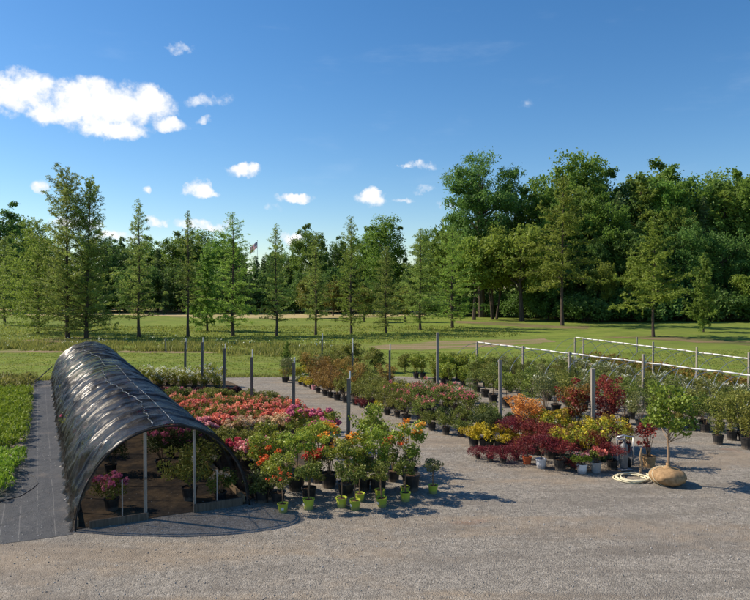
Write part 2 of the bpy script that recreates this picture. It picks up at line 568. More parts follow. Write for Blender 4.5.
# ------------------------------------------------------------------ ground
sheet('ground', [(-3000, -300, 0), (3000, -300, 0), (3000, 4500, 0), (-3000, 4500, 0)], 0.0, M['lawn'])
gp = [(-90, -8), (90, -8), (90, 24)]
gravel_poly = [Vector((p[0], p[1], 0)) for p in gp] + [at(820, 402), at(750, 398), at(700, 392), at(640, 386), at(560, 381), at(470, 377.5), at(400, 376.5), at(330, 376), at(285, 376.5), at(225, 377), at(120, 378), at(30, 381), at(10, 400), at(-20, 440), at(-80, 520), Vector((-90, 10, 0))]
sheet('gravel_yard', gravel_poly, 0.006, M['gravel'], 0.10)
GP = [(p[0], p[1]) for p in gravel_poly]
sheet('dirt_road', [at(366, 346.5), at(430, 342), at(500, 339), at(545, 338.5), at(556, 341), at(530, 344), at(470, 348), at(420, 350), at(378, 350)], 0.008, M['dirt'], 0.35, 1.2)
sheet('field_path', [at(-60, 350.5), at(60, 350), at(150, 351), at(225, 352), at(225, 353.2), at(150, 353), at(60, 352.5), at(-60, 353)], 0.008, M['dirt'], 0.3, 1.0)
sheet('hay_field', [at(-60, 309), at(60, 308.5), at(200, 307.5), at(330, 309), at(425, 311), at(440, 316), at(330, 318), at(215, 319), at(130, 315), at(-60, 316)], 0.008, M['hay'], 1.2, 5)
sheet('leaf_litter', [at(20, 341), at(75, 336), at(120, 340), at(110, 347), at(40, 348)], 0.01, M['litter'], 0.3, 1.0)
sheet('litter_strip', [at(455, 321), at(500, 322), at(560, 326), at(590, 326), at(590, 329), at(540, 328), at(490, 325), at(455, 323)], 0.01, M['litter'], 0.3, 1.0)
sheet('litter_strip', [at(600, 337), at(660, 336), at(760, 342), at(760, 346), at(690, 342), at(640, 339)], 0.01, M['litter'], 0.3, 1.0)

# low hills of far ground so that the horizon is not a ruled line
vs, fs = [], []
hn = 60
for i in range(hn + 1):
    x = -900 + 1800 * i / hn
    for j, (y, h) in enumerate(((420, -0.5), (520, 5), (700, 12), (1100, -0.5))):
        vs.append((x, y, 0.6 * h * (1 + 0.5 * math.sin(i * 0.7) + 0.3 * math.sin(i * 1.9 + j)) if h > 0 else h))
for i in range(hn):
    for j in range(3):
        b = i * 4 + j
        fs.append((b, b + 4, b + 5, b + 1))
hm = bpy.data.meshes.new('hills')
hm.from_pydata(vs, [], fs)
hm.materials.append(M['lawn'])
hm.update()
tag(link('hills', hm), kind='structure')


def blades(name, poly, n, h0, h1, mat, w=0.05, lean=0.35, ntri_clump=5, spread=0.16, noise_gate=None):
    """tufts of triangular blades over a polygon, one stuff mesh"""
    P = np.array([(p[0], p[1]) for p in poly])
    lo, hi = P.min(0), P.max(0)
    pts = []
    while sum(len(p) for p in pts) < n:
        q = lo + (hi - lo) * rng.random((n, 2))
        # denser towards the camera so that the picture density is even
        keep = in_poly(q, poly)
        if noise_gate is not None:
            keep &= noise_gate(q)
        pts.append(q[keep])
    C = np.concatenate(pts)[:n]
    k = ntri_clump
    B = np.repeat(C, k, 0) + rng.normal(size=(n * k, 2)) * spread
    hh = np.repeat(h0 + (h1 - h0) * rng.random(n) ** 1.6, k) * (0.6 + 0.5 * rng.random(n * k))
    ang = rng.random(n * k) * 2 * PI
    dx, dy = np.cos(ang) * w * (0.7 + 0.6 * rng.random(n * k)), np.sin(ang) * w
    la = rng.normal(size=(n * k, 2)) * lean * hh[:, None]
    V = np.zeros((n * k, 3, 3))
    V[:, 0, 0], V[:, 0, 1] = B[:, 0] - dx, B[:, 1] - dy
    V[:, 1, 0], V[:, 1, 1] = B[:, 0] + dx, B[:, 1] + dy
    V[:, 2, 0], V[:, 2, 1], V[:, 2, 2] = B[:, 0] + la[:, 0], B[:, 1] + la[:, 1], hh
    V[:, :, 2] += 0.0
    tint = np.clip(np.repeat(rng.random(n), k) * 0.6 + 0.4 * rng.random(n * k), 0, 1)
    o = link(name, array_mesh(name, V.reshape(-1, 3), np.arange(n * k * 3).reshape(-1, 3), mat, tint))
    return tag(o, kind='stuff')


lawn_near = [at(-20, 376), at(-20, 353), at(225, 353), at(380, 352), at(480, 352), at(620, 352), at(770, 350), at(770, 388), at(620, 382), at(470, 376), at(225, 375.5), at(30, 379)]
g = blades('grass', lawn_near, 7000, 0.02, 0.09, M['grassblade'], 0.05)
tag(g, 'short mown grass around the back of the gravel yard', 'grass')
lawn_far = [at(-20, 348), at(-20, 326), at(300, 326), at(450, 326), at(520, 330), at(520, 336), at(440, 340), at(340, 345), at(200, 348)]
g = blades('meadow_grass', lawn_far, 5000, 0.05, 0.25, M['grassblade'], 0.07, 0.4, 5, 0.35)
tag(g, 'longer meadow grass under the row of slim trees', 'grass')
weedy = [at(-20, 351), at(-20, 343), at(200, 344), at(330, 346), at(370, 352), at(330, 357), at(225, 356), at(215, 351.5)]
g = blades('weeds', weedy, 3600, 0.08, 0.62, M['weedblade'], 0.05, 0.35, 8, 0.26, lambda q: (np.sin(q[:, 0] * 0.7 + 1) + np.sin(q[:, 0] * 1.9 + q[:, 1] * 0.8) + np.sin(q[:, 1] * 1.1 + q[:, 0] * 0.23) + 1.2 * rng.normal(size=len(q))) > 0.3)
tag(g, 'rough tall weeds along the edge of the mown lawn', 'weeds')
edge_weed = [at(30, 381), at(120, 378.5), at(225, 377.5), at(285, 377), at(285, 376), at(225, 375.5), at(120, 376.5), at(30, 378)]
g = blades('edge_grass', edge_weed, 1600, 0.05, 0.22, M['weedblade'], 0.03, 0.4, 6, 0.12)
tag(g, 'ragged grass fringe where the lawn meets the gravel', 'grass')
# white seed heads among the weeds
sp = []
pw = np.array([(p[0], p[1]) for p in weedy])
while len(sp) < 170:
    q = pw.min(0) + (pw.max(0) - pw.min(0)) * rng.random((1, 2))
    if in_poly(q, weedy)[0] and math.sin(q[0, 0] * 0.9) + math.sin(q[0, 0] * 2.3 + q[0, 1]) > 0.1:
        sp.append((q[0, 0], q[0, 1], 0.45 + 0.45 * rng.random()))
o = link('seed_heads', leaf_mesh('seed_heads', sp, 0.1, M['white'], 0.8))
tag(o, 'pale seed heads standing above the rough weeds', 'weeds', kind='stuff')

# loose pebbles on the yard
npb = 17000
q = np.stack([rng.uniform(-14, 14, npb), 9.5 + 13 * rng.random(npb) ** 1.4], 1)
keep = (np.abs(q[:, 0]) < 0.62 * q[:, 1] + 0.5)
q = q[keep]
s = 0.006 + 0.016 * rng.random(len(q)) ** 4
octv = np.array([(1, 0, 0), (0, 1, 0), (-1, 0, 0), (0, -1, 0), (0, 0, 0.8), (0, 0, -0.8)])
octf = np.array([(0, 1, 4), (1, 2, 4), (2, 3, 4), (3, 0, 4), (1, 0, 5), (2, 1, 5), (3, 2, 5), (0, 3, 5)])
jit = 1 + 0.35 * rng.normal(size=(len(q), 6, 1)) * 0.6
V = octv[None] * s[:, None, None] * jit
a = rng.random(len(q)) * 2 * PI
ca, sa = np.cos(a)[:, None], np.sin(a)[:, None]
V = np.stack([V[..., 0] * ca - V[..., 1] * sa, V[..., 0] * sa + V[..., 1] * ca, V[..., 2]], -1)
V += np.concatenate([q, np.full((len(q), 1), 0.010)], 1)[:, None]
Fc = (octf[None] + 6 * np.arange(len(q))[:, None, None]).reshape(-1, 3)
pm = N('pebble_stone')
tintn = pm.n('ShaderNodeAttribute', attribute_name='tint').outputs['Fac']
pmat = pm.out(pm.principled(pm.ramp(tintn, [(0, (0.14, 0.135, 0.13)), (0.6, (0.3, 0.285, 0.265)), (1, (0.5, 0.48, 0.45))]), 0.85, 0.2))
o = link('gravel_stones', array_mesh('gravel_stones', V.reshape(-1, 3), Fc, pmat, np.repeat(rng.random(len(q)), 8)))
tag(o, 'loose grey stones strewn over the gravel yard', 'gravel', kind='stuff')

# ------------------------------------------------------------------ black shade tunnel
TL = at(75, 530)            # front corner, near side
TB = at(52, 380)            # back corner
axis = (TB - TL)
TLEN = axis.length
ax = axis.normalized()
perp = Vector((-ax.y, ax.x, 0)) * -1      # points to the plants' side
TW = 3.95
t_yaw = math.atan2(ax.y, ax.x) - PI / 2   # local +Y along the tunnel, local +X across it
tunnel_c = TL + perp * (TW / 2)
tunnel = empty('shade_tunnel', tunnel_c, t_yaw)
tag(tunnel, 'long arched tunnel covered in shiny black shade cloth, open end facing the yard', 'hoop tunnel')
NB = 21
BS = TLEN / NB
HW, HH = TW / 2, 2.16


def arch(th, sx=1.0):
    c, s_ = math.cos(th), math.sin(th)
    x = -HW * math.copysign(abs(c) ** 1.0, c)
    z = HH * abs(s_) ** 1.0
    return x * sx, z * sx


def wob(x, y, k):
    return math.sin(x * 2.1 * k + y * 1.3) * 0.5 + math.sin(x * 4.3 + y * 2.9 * k + 1.7) * 0.3 + math.sin(x * 9.1 * k - y * 6.1) * 0.2


sub, na = 36, 64
bay = 0.6 + 0.8 * rng.random(NB + 1)
vs, fs = [], []
ny = NB * sub
for i in range(ny + 1):
    fr = (i % sub) / sub
    y = TLEN * i / ny
    for j in range(na + 1):
        th = PI * j / na
        sag = 1 - abs(2 * fr - 1) ** 1.7
        side = abs(math.cos(th))
        lo = max(0.0, side - 0.55) / 0.45
        # cloth hangs slack between the bows; bunched near the base of the near side
        amp = 0.014 + (0.022 + 0.05 * lo if th < PI / 2 else 0.01)
        r = 1.012 - amp * bay[i // sub] * (1 - max(0, side - 0.93) / 0.07) * sag * (0.65 + 0.35 * math.sin(i * 0.013 + j * 0.2))
        diag = math.sin(fr * 9 + th * 7 + (i // sub) * 1.7) * 0.005 + wob(y, th * 3 + (i // sub), 1.0) * 0.009
        if th < PI / 2: diag += wob(y * 3.1, th * 9, 1.3) * (0.008 + 0.03 * lo)
        diag += 0.009 * math.sin(2.3 * th * (3 + (i // sub) % 3) + fr * 5 + bay[i // sub] * 9) * math.sin(PI * fr)
        r += diag * (0.25 + 0.75 * sag)
        dd_ = min(fr, 1 - fr) * BS
        r += (0.006 + 0.008 * bay[(i // sub + (fr > .5)) % NB]) * math.exp(-(dd_ / 0.045) ** 2) * max(0.0, 0.75 + 1.3 * mnoise.noise((th * 2.6, (i + sub // 2) // sub * 3.7, 0.5)))
        r += 0.020 * mnoise.noise((y * 1.1, th * 2.4, 1.5)) + 0.013 * mnoise.noise((y * 3.1 + th * 2, th * 6.5 - y, 4.5)) + 0.007 * mnoise.noise((y * 8.0, th * 17.0 + y * 2, 8.5))
        if th < PI / 2: r += 0.012 * math.exp(-((dd_ - 0.16 - 0.05 * math.sin(th * 3 + i // sub)) / 0.035) ** 2)
        x, z = arch(th, r)
        if j in (0, na):
            x += 0.05 * wob(y * 2, j, 1.7) - (0.08 if j == 0 else -0.16)
            z = 0.012
        if th > PI / 2 and y < 2.2: x += 0.2 * (1 - y / 2.2) * max(0.0, side - 0.3)
        vs.append((x, y - 0.12 + 0.03 * math.sin(th * 5) * (i == 0), z))
for i in range(ny):
    for j in range(na):
        b = i * (na + 1) + j
        fs.append((b, b + na + 1, b + na + 2, b + 1))
cm = N('black_shade_cloth')
o_ = cm.obj()
fine = cm.noise(3.0, 6, 0.65, cm.n('ShaderNodeMapping', {'Vector': o_, 'Scale': (1.3, 2.0, 1.3), 'Rotation': (0, 0, 0.3)}).outputs[0], 0.8)
rows_ = cm.noise(9.0, 3, 0.6, o_)
hgt = cm.math('ADD', fine, cm.math('MULTIPLY', rows_, 0.35))
nrm = cm.bump(hgt, 0.3, 0.045)
patch = cm.smooth(cm.noise(1.1, 4, 0.6, o_), 0.35, 0.7)
dust = cm.mix(cm.math('MULTIPLY', cm.smooth(cm.noise(0.8, 5, 0.65, o_), 0.5, 0.75), 0.7), (0.009, 0.009, 0.0095), (0.035, 0.032, 0.028))
pr = cm.principled(dust, cm.math('MULTIPLY_ADD', patch, 0.25, 0.24), 0.24, nrm)
tr_ = cm.n('ShaderNodeBsdfTransparent', {'Color': (0.9, 0.9, 0.92, 1)}).outputs[0]
cover_mat = cm.out(cm.n('ShaderNodeMixShader', {0: 0.3, 1: pr, 2: tr_}).outputs[0])
me = bpy.data.meshes.new('cloth_cover')
me.from_pydata(vs, [], fs)
me.materials.append(cover_mat)
me.polygons.foreach_set('use_smooth', [True] * len(me.polygons))
me.update()
cover = link('cloth_cover', me, tunnel)
# rolled hem at the open end
mb = MB()
mb.tube([(*[arch(PI * j / 40, 1.0)[0]], -0.12, arch(PI * j / 40, 1.0)[1] + 0.0) for j in range(41)], [0.02 + 0.01 * math.sin(j * 1.9) * math.sin(j * .7) for j in range(41)], 8)
mb.build('rolled_hem', M['rubber'], cover, True)
# overlap seams of the cover, held by pale clips
sm_ = N('clipped_seam')
so = sm_.obj()
on = sm_.math('GREATER_THAN', sm_.noise(7.0, 3, 0.7, so), 0.54)
seam_mat = sm_.out(sm_.principled(sm_.mix(on, (0.015, 0.015, 0.015), (0.34, 0.34, 0.34)), 0.4, 0.5))
for k, (th0, am, fq, w, y1) in enumerate(((1.40, 0.09, 0.5, 0.011, TLEN - 0.2), (1.66, 0.015, 0.6, 0.008, TLEN * 0.5))):
    mb = MB()
    pts, rr = [], []
    for q_ in range(260):
        y = 0.02 + (y1 - 0.02) * q_ / 259
        th = th0 + am * math.sin(y * fq) + (0.016 * math.sin(y * 1.9 + 1) + 0.012 * math.sin(y * 6.3) + 0.006 * math.sin(y * 14.1) if k == 0 else 0)
        x, z = arch(th, 1.028)
        pts.append((x, y, z))
        rr.append(w * (0.7 + 0.6 * random.random()))
    mb.tube(pts, rr, 5)
    mb.build('cover_seam', seam_mat, cover)
for i in range(NB + 1):
    mb = MB()
    y = TLEN * i / NB
    mb.tube([(arch(PI * j / 24, 0.992)[0], y, max(0.0, arch(PI * j / 24, 0.992)[1])) for j in range(25)], 0.021, 6)
    mb.build('bow', M['bow'], tunnel)
for x, lab in ((-0.47, None), (0.66, None)):
    mb = MB()
    zt = arch(math.acos(max(-1, min(1, -x / HW))))[1] - 0.06
    mb.box((x, 0.02, zt / 2), (0.07 if x < 0 else 0.055, 0.07, zt))
    mb.build('end_post', M['greywood'], tunnel)
for x in (-0.98, 1.2):
    mb = MB()
    mb.tube([(x, 0.0, 0.02), (x, 0.0, 1.0 if x < 0 else 0.95)], 0.014, 6)
    mb.build('end_rod', M['steel'], tunnel)
for x0, x1, h in ((-1.68, -0.42, 0.17), (0.62, 1.82, 0.2)):
    mb = MB()
    mb.box(((x0 + x1) / 2, -0.055, h / 2), (x1 - x0, 0.042, h))
    mb.build('sill_board', M['oldboard'], tunnel)
for sgn in (-1, 1):
    mb = MB()
    mb.box((sgn * (HW - 0.06), TLEN / 2, 0.09), (0.04, TLEN - 0.3, 0.16))
    mb.build('base_board', M['stakewood'], tunnel)
mb = MB()
mb.tube([(-0.47, 0.03, 0.95), (-0.47, -0.04, 0.97)], 0.03, 6)
mb.build('latch', M['darkwood'], tunnel)
for a_, b_ in (((-HW, TLEN - 0.2, 0.8), (-HW - 1.35, TLEN - 3.2, 0.03)),):
    mb = MB()
    mb.tube([a_, ((a_[0] + b_[0]) / 2, (a_[1] + b_[1]) / 2, 0.36), b_], 0.03, 5)
    mb.build('guy_strap', M['hose'], tunnel)

# woven ground cloth beside and under the tunnel (own frame so the printed lines follow the tunnel)
inv = (Matrix.Translation(tunnel_c) @ Matrix.Rotation(t_yaw, 4, 'Z')).inverted()


def in_tunnel_frame(pts): return [inv @ Vector((p[0], p[1], 0)) for p in pts]


cl = sheet('ground_cloth', in_tunnel_frame([at(36, 380.5), at(52, 379.5), at(73, 534), at(0, 545), at(-75, 556), at(-45, 525), at(0, 503), at(15, 467), at(28, 425)]), 0.012, M['cloth'], 0.03, 0.6, None)
cl.location = tunnel_c; cl.rotation_euler = (0, 0, t_yaw)
tag(cl, 'black woven weed cloth with thin pale lines between green beds and tunnel', 'ground cloth')
cl = sheet('tunnel_floor_cloth', in_tunnel_frame([TL + perp * 0.02 - ax * 0.0, TB + perp * 0.02, TB + perp * (TW - 0.02), TL + perp * (TW - 0.02)]), 0.016, M['bedcloth'], 0.0, 0.6, None)
cl.location = tunnel_c; cl.rotation_euler = (0, 0, t_yaw)
tag(cl, 'dark ground cloth scattered with brown leaves on the tunnel floor', 'ground cloth')
# black plastic sheet under the azaleas next to the tunnel
cl = sheet('bed_cloth', [at(128, 379.5), at(228, 381), at(262, 402), at(300, 430), at(326, 458), at(250, 498), at(248, 502)], 0.010, M['bedcloth'], 0.04, 0.6, None)
tag(cl, 'dark littered ground cloth under the coral azaleas', 'ground cloth')
mb = MB()
hp = [at(-8, 505), at(8, 500), at(20, 497), at(33, 489), at(38, 484), at(35, 478), at(28, 474)]
mb.tube([(p.x, p.y, 0.02) for p in hp], 0.009, 6)
tag(mb.build('irrigation_hose', M['hose']), 'thin black irrigation hose curving over the woven cloth', 'hose')

# ------------------------------------------------------------------ green beds beside the cloth
def bed(name, poly, sp, hh, label, mat, ls):
    P2 = np.array([(q_[0], q_[1]) for q_ in poly])
    lo, hi = P2.min(0), P2.max(0)
    gx, gy = np.meshgrid(np.arange(lo[0], hi[0], sp), np.arange(lo[1], hi[1], sp))
    g_ = np.stack([gx.ravel(), gy.ravel()], 1) + rng.normal(size=(gx.size, 2)) * sp * 0.16
    g_ = g_[in_poly(g_, poly)]
    Rk = sp * (0.5 + 0.2 * rng.random(len(g_)))
    C3 = np.concatenate([g_, (hh * (0.5 + 0.22 * rng.random(len(g_))))[:, None]], 1)
    P, T = clump_points(C3, Rk, len(g_) * 95)
    A = unit(len(P)) * 0.6 + np.array([0, 0, 1.0])
    o = link(name, leaf_mesh(name, P, ls, mat, 0.24, 0.0, T, 0.35, A / np.linalg.norm(A, axis=1, keepdims=True)))
    tag(o, label, 'bedding plants', kind='stuff')


bed('bedding_plants', [at(-30, 393), at(30, 393), at(28, 420), at(22, 450), at(6, 452), at(-50, 452)], 0.36, 0.5, 'bright green feathery plants in the larger bed beside the woven cloth', M['bedgrass'], 0.15)
bed('bedding_plants', [at(-40, 462), at(24, 458), at(16, 479), at(3, 500), at(-50, 508)], 0.34, 0.5, 'bright green feathery plants in the bed nearest the tunnel mouth', M['bedgrass'], 0.14)
bed('bedding_plants', [at(-30, 380), at(34, 380), at(33, 389), at(-30, 389)], 0.5, 0.45, 'duller green plants in the narrow bed at the lawn edge', M['weedblade'], 0.2)

# ------------------------------------------------------------------ posts and bare frames
ORD = ['zeroth', 'first', 'second', 'third', 'fourth', 'fifth', 'sixth', 'seventh', 'eighth', 'ninth', 'tenth', 'eleventh', 'twelfth', 'thirteenth', 'fourteenth', 'fifteenth', 'sixteenth', 'seventeenth', 'eighteenth', 'nineteenth', 'twentieth']
ORD += ['twenty-' + w for w in ORD[1:10]] + ['thirtieth'] + ['thirty-' + w for w in ORD[1:10]]


def post(px, top, base, w, mat, label, tip=0.0, group=None, tipmat='pvc'):
    b = at(px, base)
    t = at_depth(px, top, b.y)
    H = t.z
    o = empty('wooden_post', b)
    tag(o, label, 'post', group)
    mb = MB()
    hb = H - tip
    n = 5
    lean = rng.normal(size=2) * 0.016
    for i in range(n):
        z0, z1 = hb * i / n, hb * (i + 1) / n
        k = w * (1 - 0.06 * (i % 2) * 0.3)
        x0, x1 = lean * z0, lean * z1
        r = k / 2
        vs = [(x0[0] + sx * r, x0[1] + sy * r, z0) for sx, sy in ((-1, -1), (1, -1), (1, 1), (-1, 1))] + [(x1[0] + sx * r, x1[1] + sy * r, z1) for sx, sy in ((-1, -1), (1, -1), (1, 1), (-1, 1))]
        f = [(0, 1, 5, 4), (1, 2, 6, 5), (2, 3, 7, 6), (3, 0, 4, 7)]
        if i == n - 1: f.append((4, 5, 6, 7))
        mb.add(vs, f)
    mb.build('post_body', M[mat], o)
    if tip:
        mb = MB()
        e = lean * hb
        mb.tube([(e[0] + w * 0.3, e[1], hb - 0.45), (e[0] + w * 0.3, e[1], H)], 0.026, 8)
        mb.build('pipe_tip', M[tipmat], o)
    return o


for (px, top, base, tip, lab) in ((185, 338, 384, .2, 'farthest dark post with pipe tip, beside the cream spirea'), (202, 337.5, 392, .24, 'second farthest dark post with pipe tip, in front of cream spirea'), (224, 343.5, 400, .22, 'dark post with pipe tip where cream spirea meets the gravel'),
                                 (252, 349.5, 411, .32, 'dark post with pipe tip behind the coral azaleas'), (293.5, 357, 433, .2, 'thick dark post with crooked pipe tip beside hot pink rhododendrons'), (348, 371, 470, .22, 'nearest dark post, among the green standards in the aisle')):
    post(px, top, base, 0.108, 'darkwood', lab, tip)
for (px, top, base, tip, lab) in ((322, 333, 376, .4, 'slim post with long pipe top behind the copper spirea'), (352.5, 338, 392, .75, 'slim post with long white pipe rising from copper spirea'), (390, 344, 400, .3, 'grey post with white pipe tip among olive shrubs')):
    post(px, top, base, 0.09, 'darkwood', lab, tip)
post(437.5, 332.5, 404, 0.13, 'greywood', 'tall grey timber post rising behind the red roses')
post(500.5, 360, 428, 0.12, 'greywood', 'weathered grey post behind the yellow barberries')
post(593, 369, 452, 0.125, 'greywood', 'weathered grey post standing among the wine red maples')
for (px, top, base, lab) in ((166, 338, 352, 'tiny grey stake in the weeds beyond the tunnel'), (637, 337, 352, 'short grey stake on the lawn beyond the far frame')):
    post(px, top, base, 0.09, 'greywood', lab)


def bow_frame(p0, p1, h, label, posts, nb, hw, extra_w=0.09):
    """bare hoop frame: ridge pipe from p0 to p1 (ground points below it), bows and posts"""
    d = (p1 - p0)
    L = d.length
    o = empty('hoop_frame', p0, math.atan2(d.y, d.x) - PI / 2)
    tag(o, label, 'hoop frame')
    mb = MB()
    k = 26
    for i in range(k):      # lengths of pipe with dark couplings between
        y0, y1 = L * i / k, L * (i + 1) / k
        sg = 0.012 * math.sin(i * 1.7)
        mb.tube([(0.012 * math.sin(i), y0 + .0, h + sg), (0.012 * math.sin(i + 1), y1, h + 0.012 * math.sin((i + 1) * 1.7))], 0.032, 7)
    mb.build('ridge_pipe', M['pvc'], o, True)
    for i in range(1, k, 1):
        mb = MB()
        y = L * i / k
        mb.tube([(0.012 * math.sin(i), y - 0.045, h + 0.012 * math.sin(i * 1.7)), (0.012 * math.sin(i), y + 0.045, h + 0.012 * math.sin(i * 1.7))], 0.036, 7)
        mb.build('pipe_coupling', M['greywood'], o)
    for i in range(nb + 1):
        y = L * i / nb
        mb = MB()
        mb.tube([(-hw * math.copysign(abs(math.cos(PI * j / 20)) ** 0.85, math.cos(PI * j / 20)), y, (h - 0.05) * math.sin(PI * j / 20) ** 0.85) for j in range(21)], 0.0125, 5)
        mb.build('bow', M['steel'], o)
    for (t, up) in posts:
        mb = MB()
        mb.box((0.09, L * t, (h + up) / 2), (extra_w, extra_w, h + up))
        mb.build('post', M['greywood'], o)
    return o


R1a, R1b = at_depth(478, 341.5, 41.0), at_depth(775, 380, 24.6)
R1a.z = R1b.z = 0
R1d = (R1b - R1a).normalized()
R1n = Vector((-R1d.y, R1d.x, 0))
bow_frame(R1a, R1b, 2.03, 'bare hoop frame with white ridge pipe over the shrubs behind the maples', ((0.0, 0.02), (0.235, 0.12), (0.43, 0.1), (0.68, 0.38), (1.0, 0.0)), 14, 1.9)
R2a, R2b = at_depth(576, 337, 45.0), at_depth(790, 362.5, 29.4)
R2a.z = R2b.z = 0
R2d = (R2b - R2a).normalized()
R2n = Vector((-R2d.y, R2d.x, 0))
bow_frame(R2a, R2b, 2.03, 'farther bare hoop frame with white ridge pipe beside the lawn', ((0.0, 0.0), (0.06, 0.0), (0.47, 0.3), (0.67, 0.3), (0.87, 0.3)), 13, 1.9, 0.07)


def kerb_board(pa, pb, lab):
    a, b = at(*pa), at(*pb)
    d = b - a
    o = empty('edging_board', (a + b) / 2, math.atan2(d.y, d.x))
    tag(o, lab, 'edging board')
    n = max(1, int(d.length / 3.2))
    for i in range(n):
        mb = MB()
        l = d.length / n
        mb.box((-d.length / 2 + l * (i + 0.5), 0.01 * (i % 2), 0.1), (l - 0.03, 0.05, 0.2))
        mb.build('board', M['palewood'], o)


kerb_board((563, 361), (660, 379), 'long pale edging board along the bed under the frames')
kerb_board((716, 388), (765, 392), 'pale edging board in front of the orange spirea')
kerb_board((684, 395), (702, 397.5), 'short white board beside the pale flowering shrubs')

# ------------------------------------------------------------------ potted plants
KINDS = {}
POTS = {}


def pot_parts(r, h, mat, key):
    if key in POTS: return POTS[key]
    mb = MB()
    mb.lathe([(r * 0.78, 0.0), (r * 0.95, h * 0.86), (r * 1.04, h * 0.87), (r * 1.05, h), (r * 0.95, h), (r * 0.92, h * 0.9)], 14)
    pm_ = mb.mesh('pot_' + key, M[mat], False)
    mb = MB()
    mb.lathe([(r * 0.93, h * 0.88), (r * 0.4, h * 0.93)], 10)
    POTS[key] = (pm_, mb.mesh('soil_' + key, M['soil']))
    return POTS[key]


POTSPEC = {'lime': (0.135, 0.235, 'potlime'), 'black': (0.15, 0.25, 'potblack'), 'large': (0.225, 0.36, 'potblack'), 'big': (0.19, 0.31, 'potblack'), 'small': (0.115, 0.19, 'potblack'),
           'white': (0.155, 0.27, 'potwhite'), 'grey': (0.16, 0.3, 'potgrey'), 'terra': (0.145, 0.24, 'potterra'), 'pink': (0.11, 0.24, 'potpink'), 'green': (0.15, 0.28, 'potgreen'), 'burlap': (0.2, 0.32, 'burlap')}


def kind(key, name, pot, leaf, rx, rz, z, k, n, cr, ls, shape='ball', flower=None, fn=0, fs=0.05, ftop=True, stem=0, aspect=0.55, fk=0, cat='potted plant', variants=2, stemmat='stem', up=0.4, low=-0.75):
    """a potted plant kind: pot (> soil), stems, foliage, blossoms; z = centre height of the crown"""
    out = []
    for vi in range(variants):
        C, R = crown(rx, rz, z, k, n, cr, shape, low)
        hp = POTSPEC[pot][1] if pot else 0
        C[:, 2] = np.maximum(C[:, 2], hp * 0.9 + R * 0.3)
        P, T = clump_points(C, R, n)
        P = P[(P[:, 2] > hp * 0.75)]
        T = T[:len(P)]
        parts = []
        if pot:
            pm_, sm_ = pot_parts(*POTSPEC[pot], pot)
            parts += [('pot', pm_, None), ('soil', sm_, 0)]
        if pot == 'lime':
            if 'limelabel' not in POTS:
                lb = MB()
                vs_l, fs_l = [], []
                for j in range(6):
                    a_ = -0.32 + 0.64 * j / 5
                    for z_ in (0.085, 0.15):
                        rr_ = 0.135 * (0.78 + 0.17 * z_ / (0.235 * 0.86)) + 0.003
                        vs_l.append((rr_ * math.cos(a_), rr_ * math.sin(a_), z_))
                for j in range(5): fs_l.append((2 * j, 2 * j + 2, 2 * j + 3, 2 * j + 1))
                lb.add(vs_l, fs_l)
                POTS['limelabel'] = lb.mesh('pot_label', M['tag'])
            parts.append(('pot_label', POTS['limelabel'], 0))
        mb = MB()
        ns = max(1, stem)
        zb = hp * 0.85
        if stem == 1:
            top = Vector((0, 0, max(z - rz * 0.5, zb + 0.1)))
            mb.tube([(0, 0, zb), (0.012, 0.006, (zb + top.z) / 2), top], [0.02, 0.017, 0.014], 6)
            for i in rng.choice(len(C), min(7, len(C)), False):
                mb.tube([top - Vector((0, 0, 0.05)), (top + Vector(C[i])) / 2 + Vector((0, 0, 0.03)), C[i]], [0.012, 0.008, 0.004], 5)
        else:
            for i in rng.choice(len(C), min(max(6, stem), len(C)), False):
                c = Vector(C[i])
                mb.tube([(c.x * 0.12, c.y * 0.12, zb), (c.x * 0.45, c.y * 0.45, (zb + c.z) * 0.5), c], [0.012, 0.009, 0.004], 5)
        parts.append(('stem', mb.mesh(key + '_stem', M[stemmat]), None))
        parts.append(('foliage', leaf_mesh(key + '_foliage', P, ls, M[leaf], aspect, up, T), None))
        if flower:
            # trusses of flowers sit on the outside of the crown
            for fi, fl in enumerate(flower if isinstance(flower, (list, tuple)) else [flower]):
                nt = fk or max(6, fn // 14)
                ci = rng.integers(0, len(C), nt)
                dd = unit(nt)
                if ftop: dd[:, 2] = np.abs(dd[:, 2]) + 0.35
                dd /= np.linalg.norm(dd, axis=1, keepdims=True)
                Q = C[ci] + dd * (R[ci] * 1.02)[:, None]
                if ftop:
                    zs = Q[:, 2]
                    Q = Q[np.argsort(-zs)][: max(3, int(nt * 0.8))]
                Pf, Tf = clump_points(Q, np.full(len(Q), fs * 1.5), fn)
                parts.append(('blossoms', leaf_mesh(key + '_blossoms', Pf, fs, M[fl], 0.9, 0.8, Tf), None))
        out.append(parts)
    KINDS[key] = (name, cat, out)


def place(key, p, label, s=1.0, sz=None, group=None, lab_ok=True):
    name, cat, var = KINDS[key]
    parts = var[int(rng.integers(len(var)))]
    o = empty(name, p, float(rng.random() * 2 * PI), (s, s, sz or s * float(rng.uniform(.93, 1.1))))
    o.rotation_euler = (float(rng.normal()) * 0.025, float(rng.normal()) * 0.025, o.rotation_euler[2])
    tag(o, label, cat, group)
    made = []
    for nm, me_, par in parts:
        c = link(nm, me_, o if par is None else made[par])
        made.append(c)
    return o


def row(key, a, b, n, look, where, s=(0.9, 1.12), jit=0.08, group=None, skip=None):
    """n plants of a kind from a to b (ground points); label = look, ordinal, where"""
    a, b = Vector(a), Vector(b)
    i = 0
    for j in range(n):
        t = (j + 0.5) / n
        p = a.lerp(b, t) + Vector((float(rng.normal()) * jit, float(rng.normal()) * jit, 0))
        if skip and skip(p): continue
        i += 1
        place(key, p, f'{look}, {ORD[i]} {where}', float(rng.uniform(*s)), group=group)


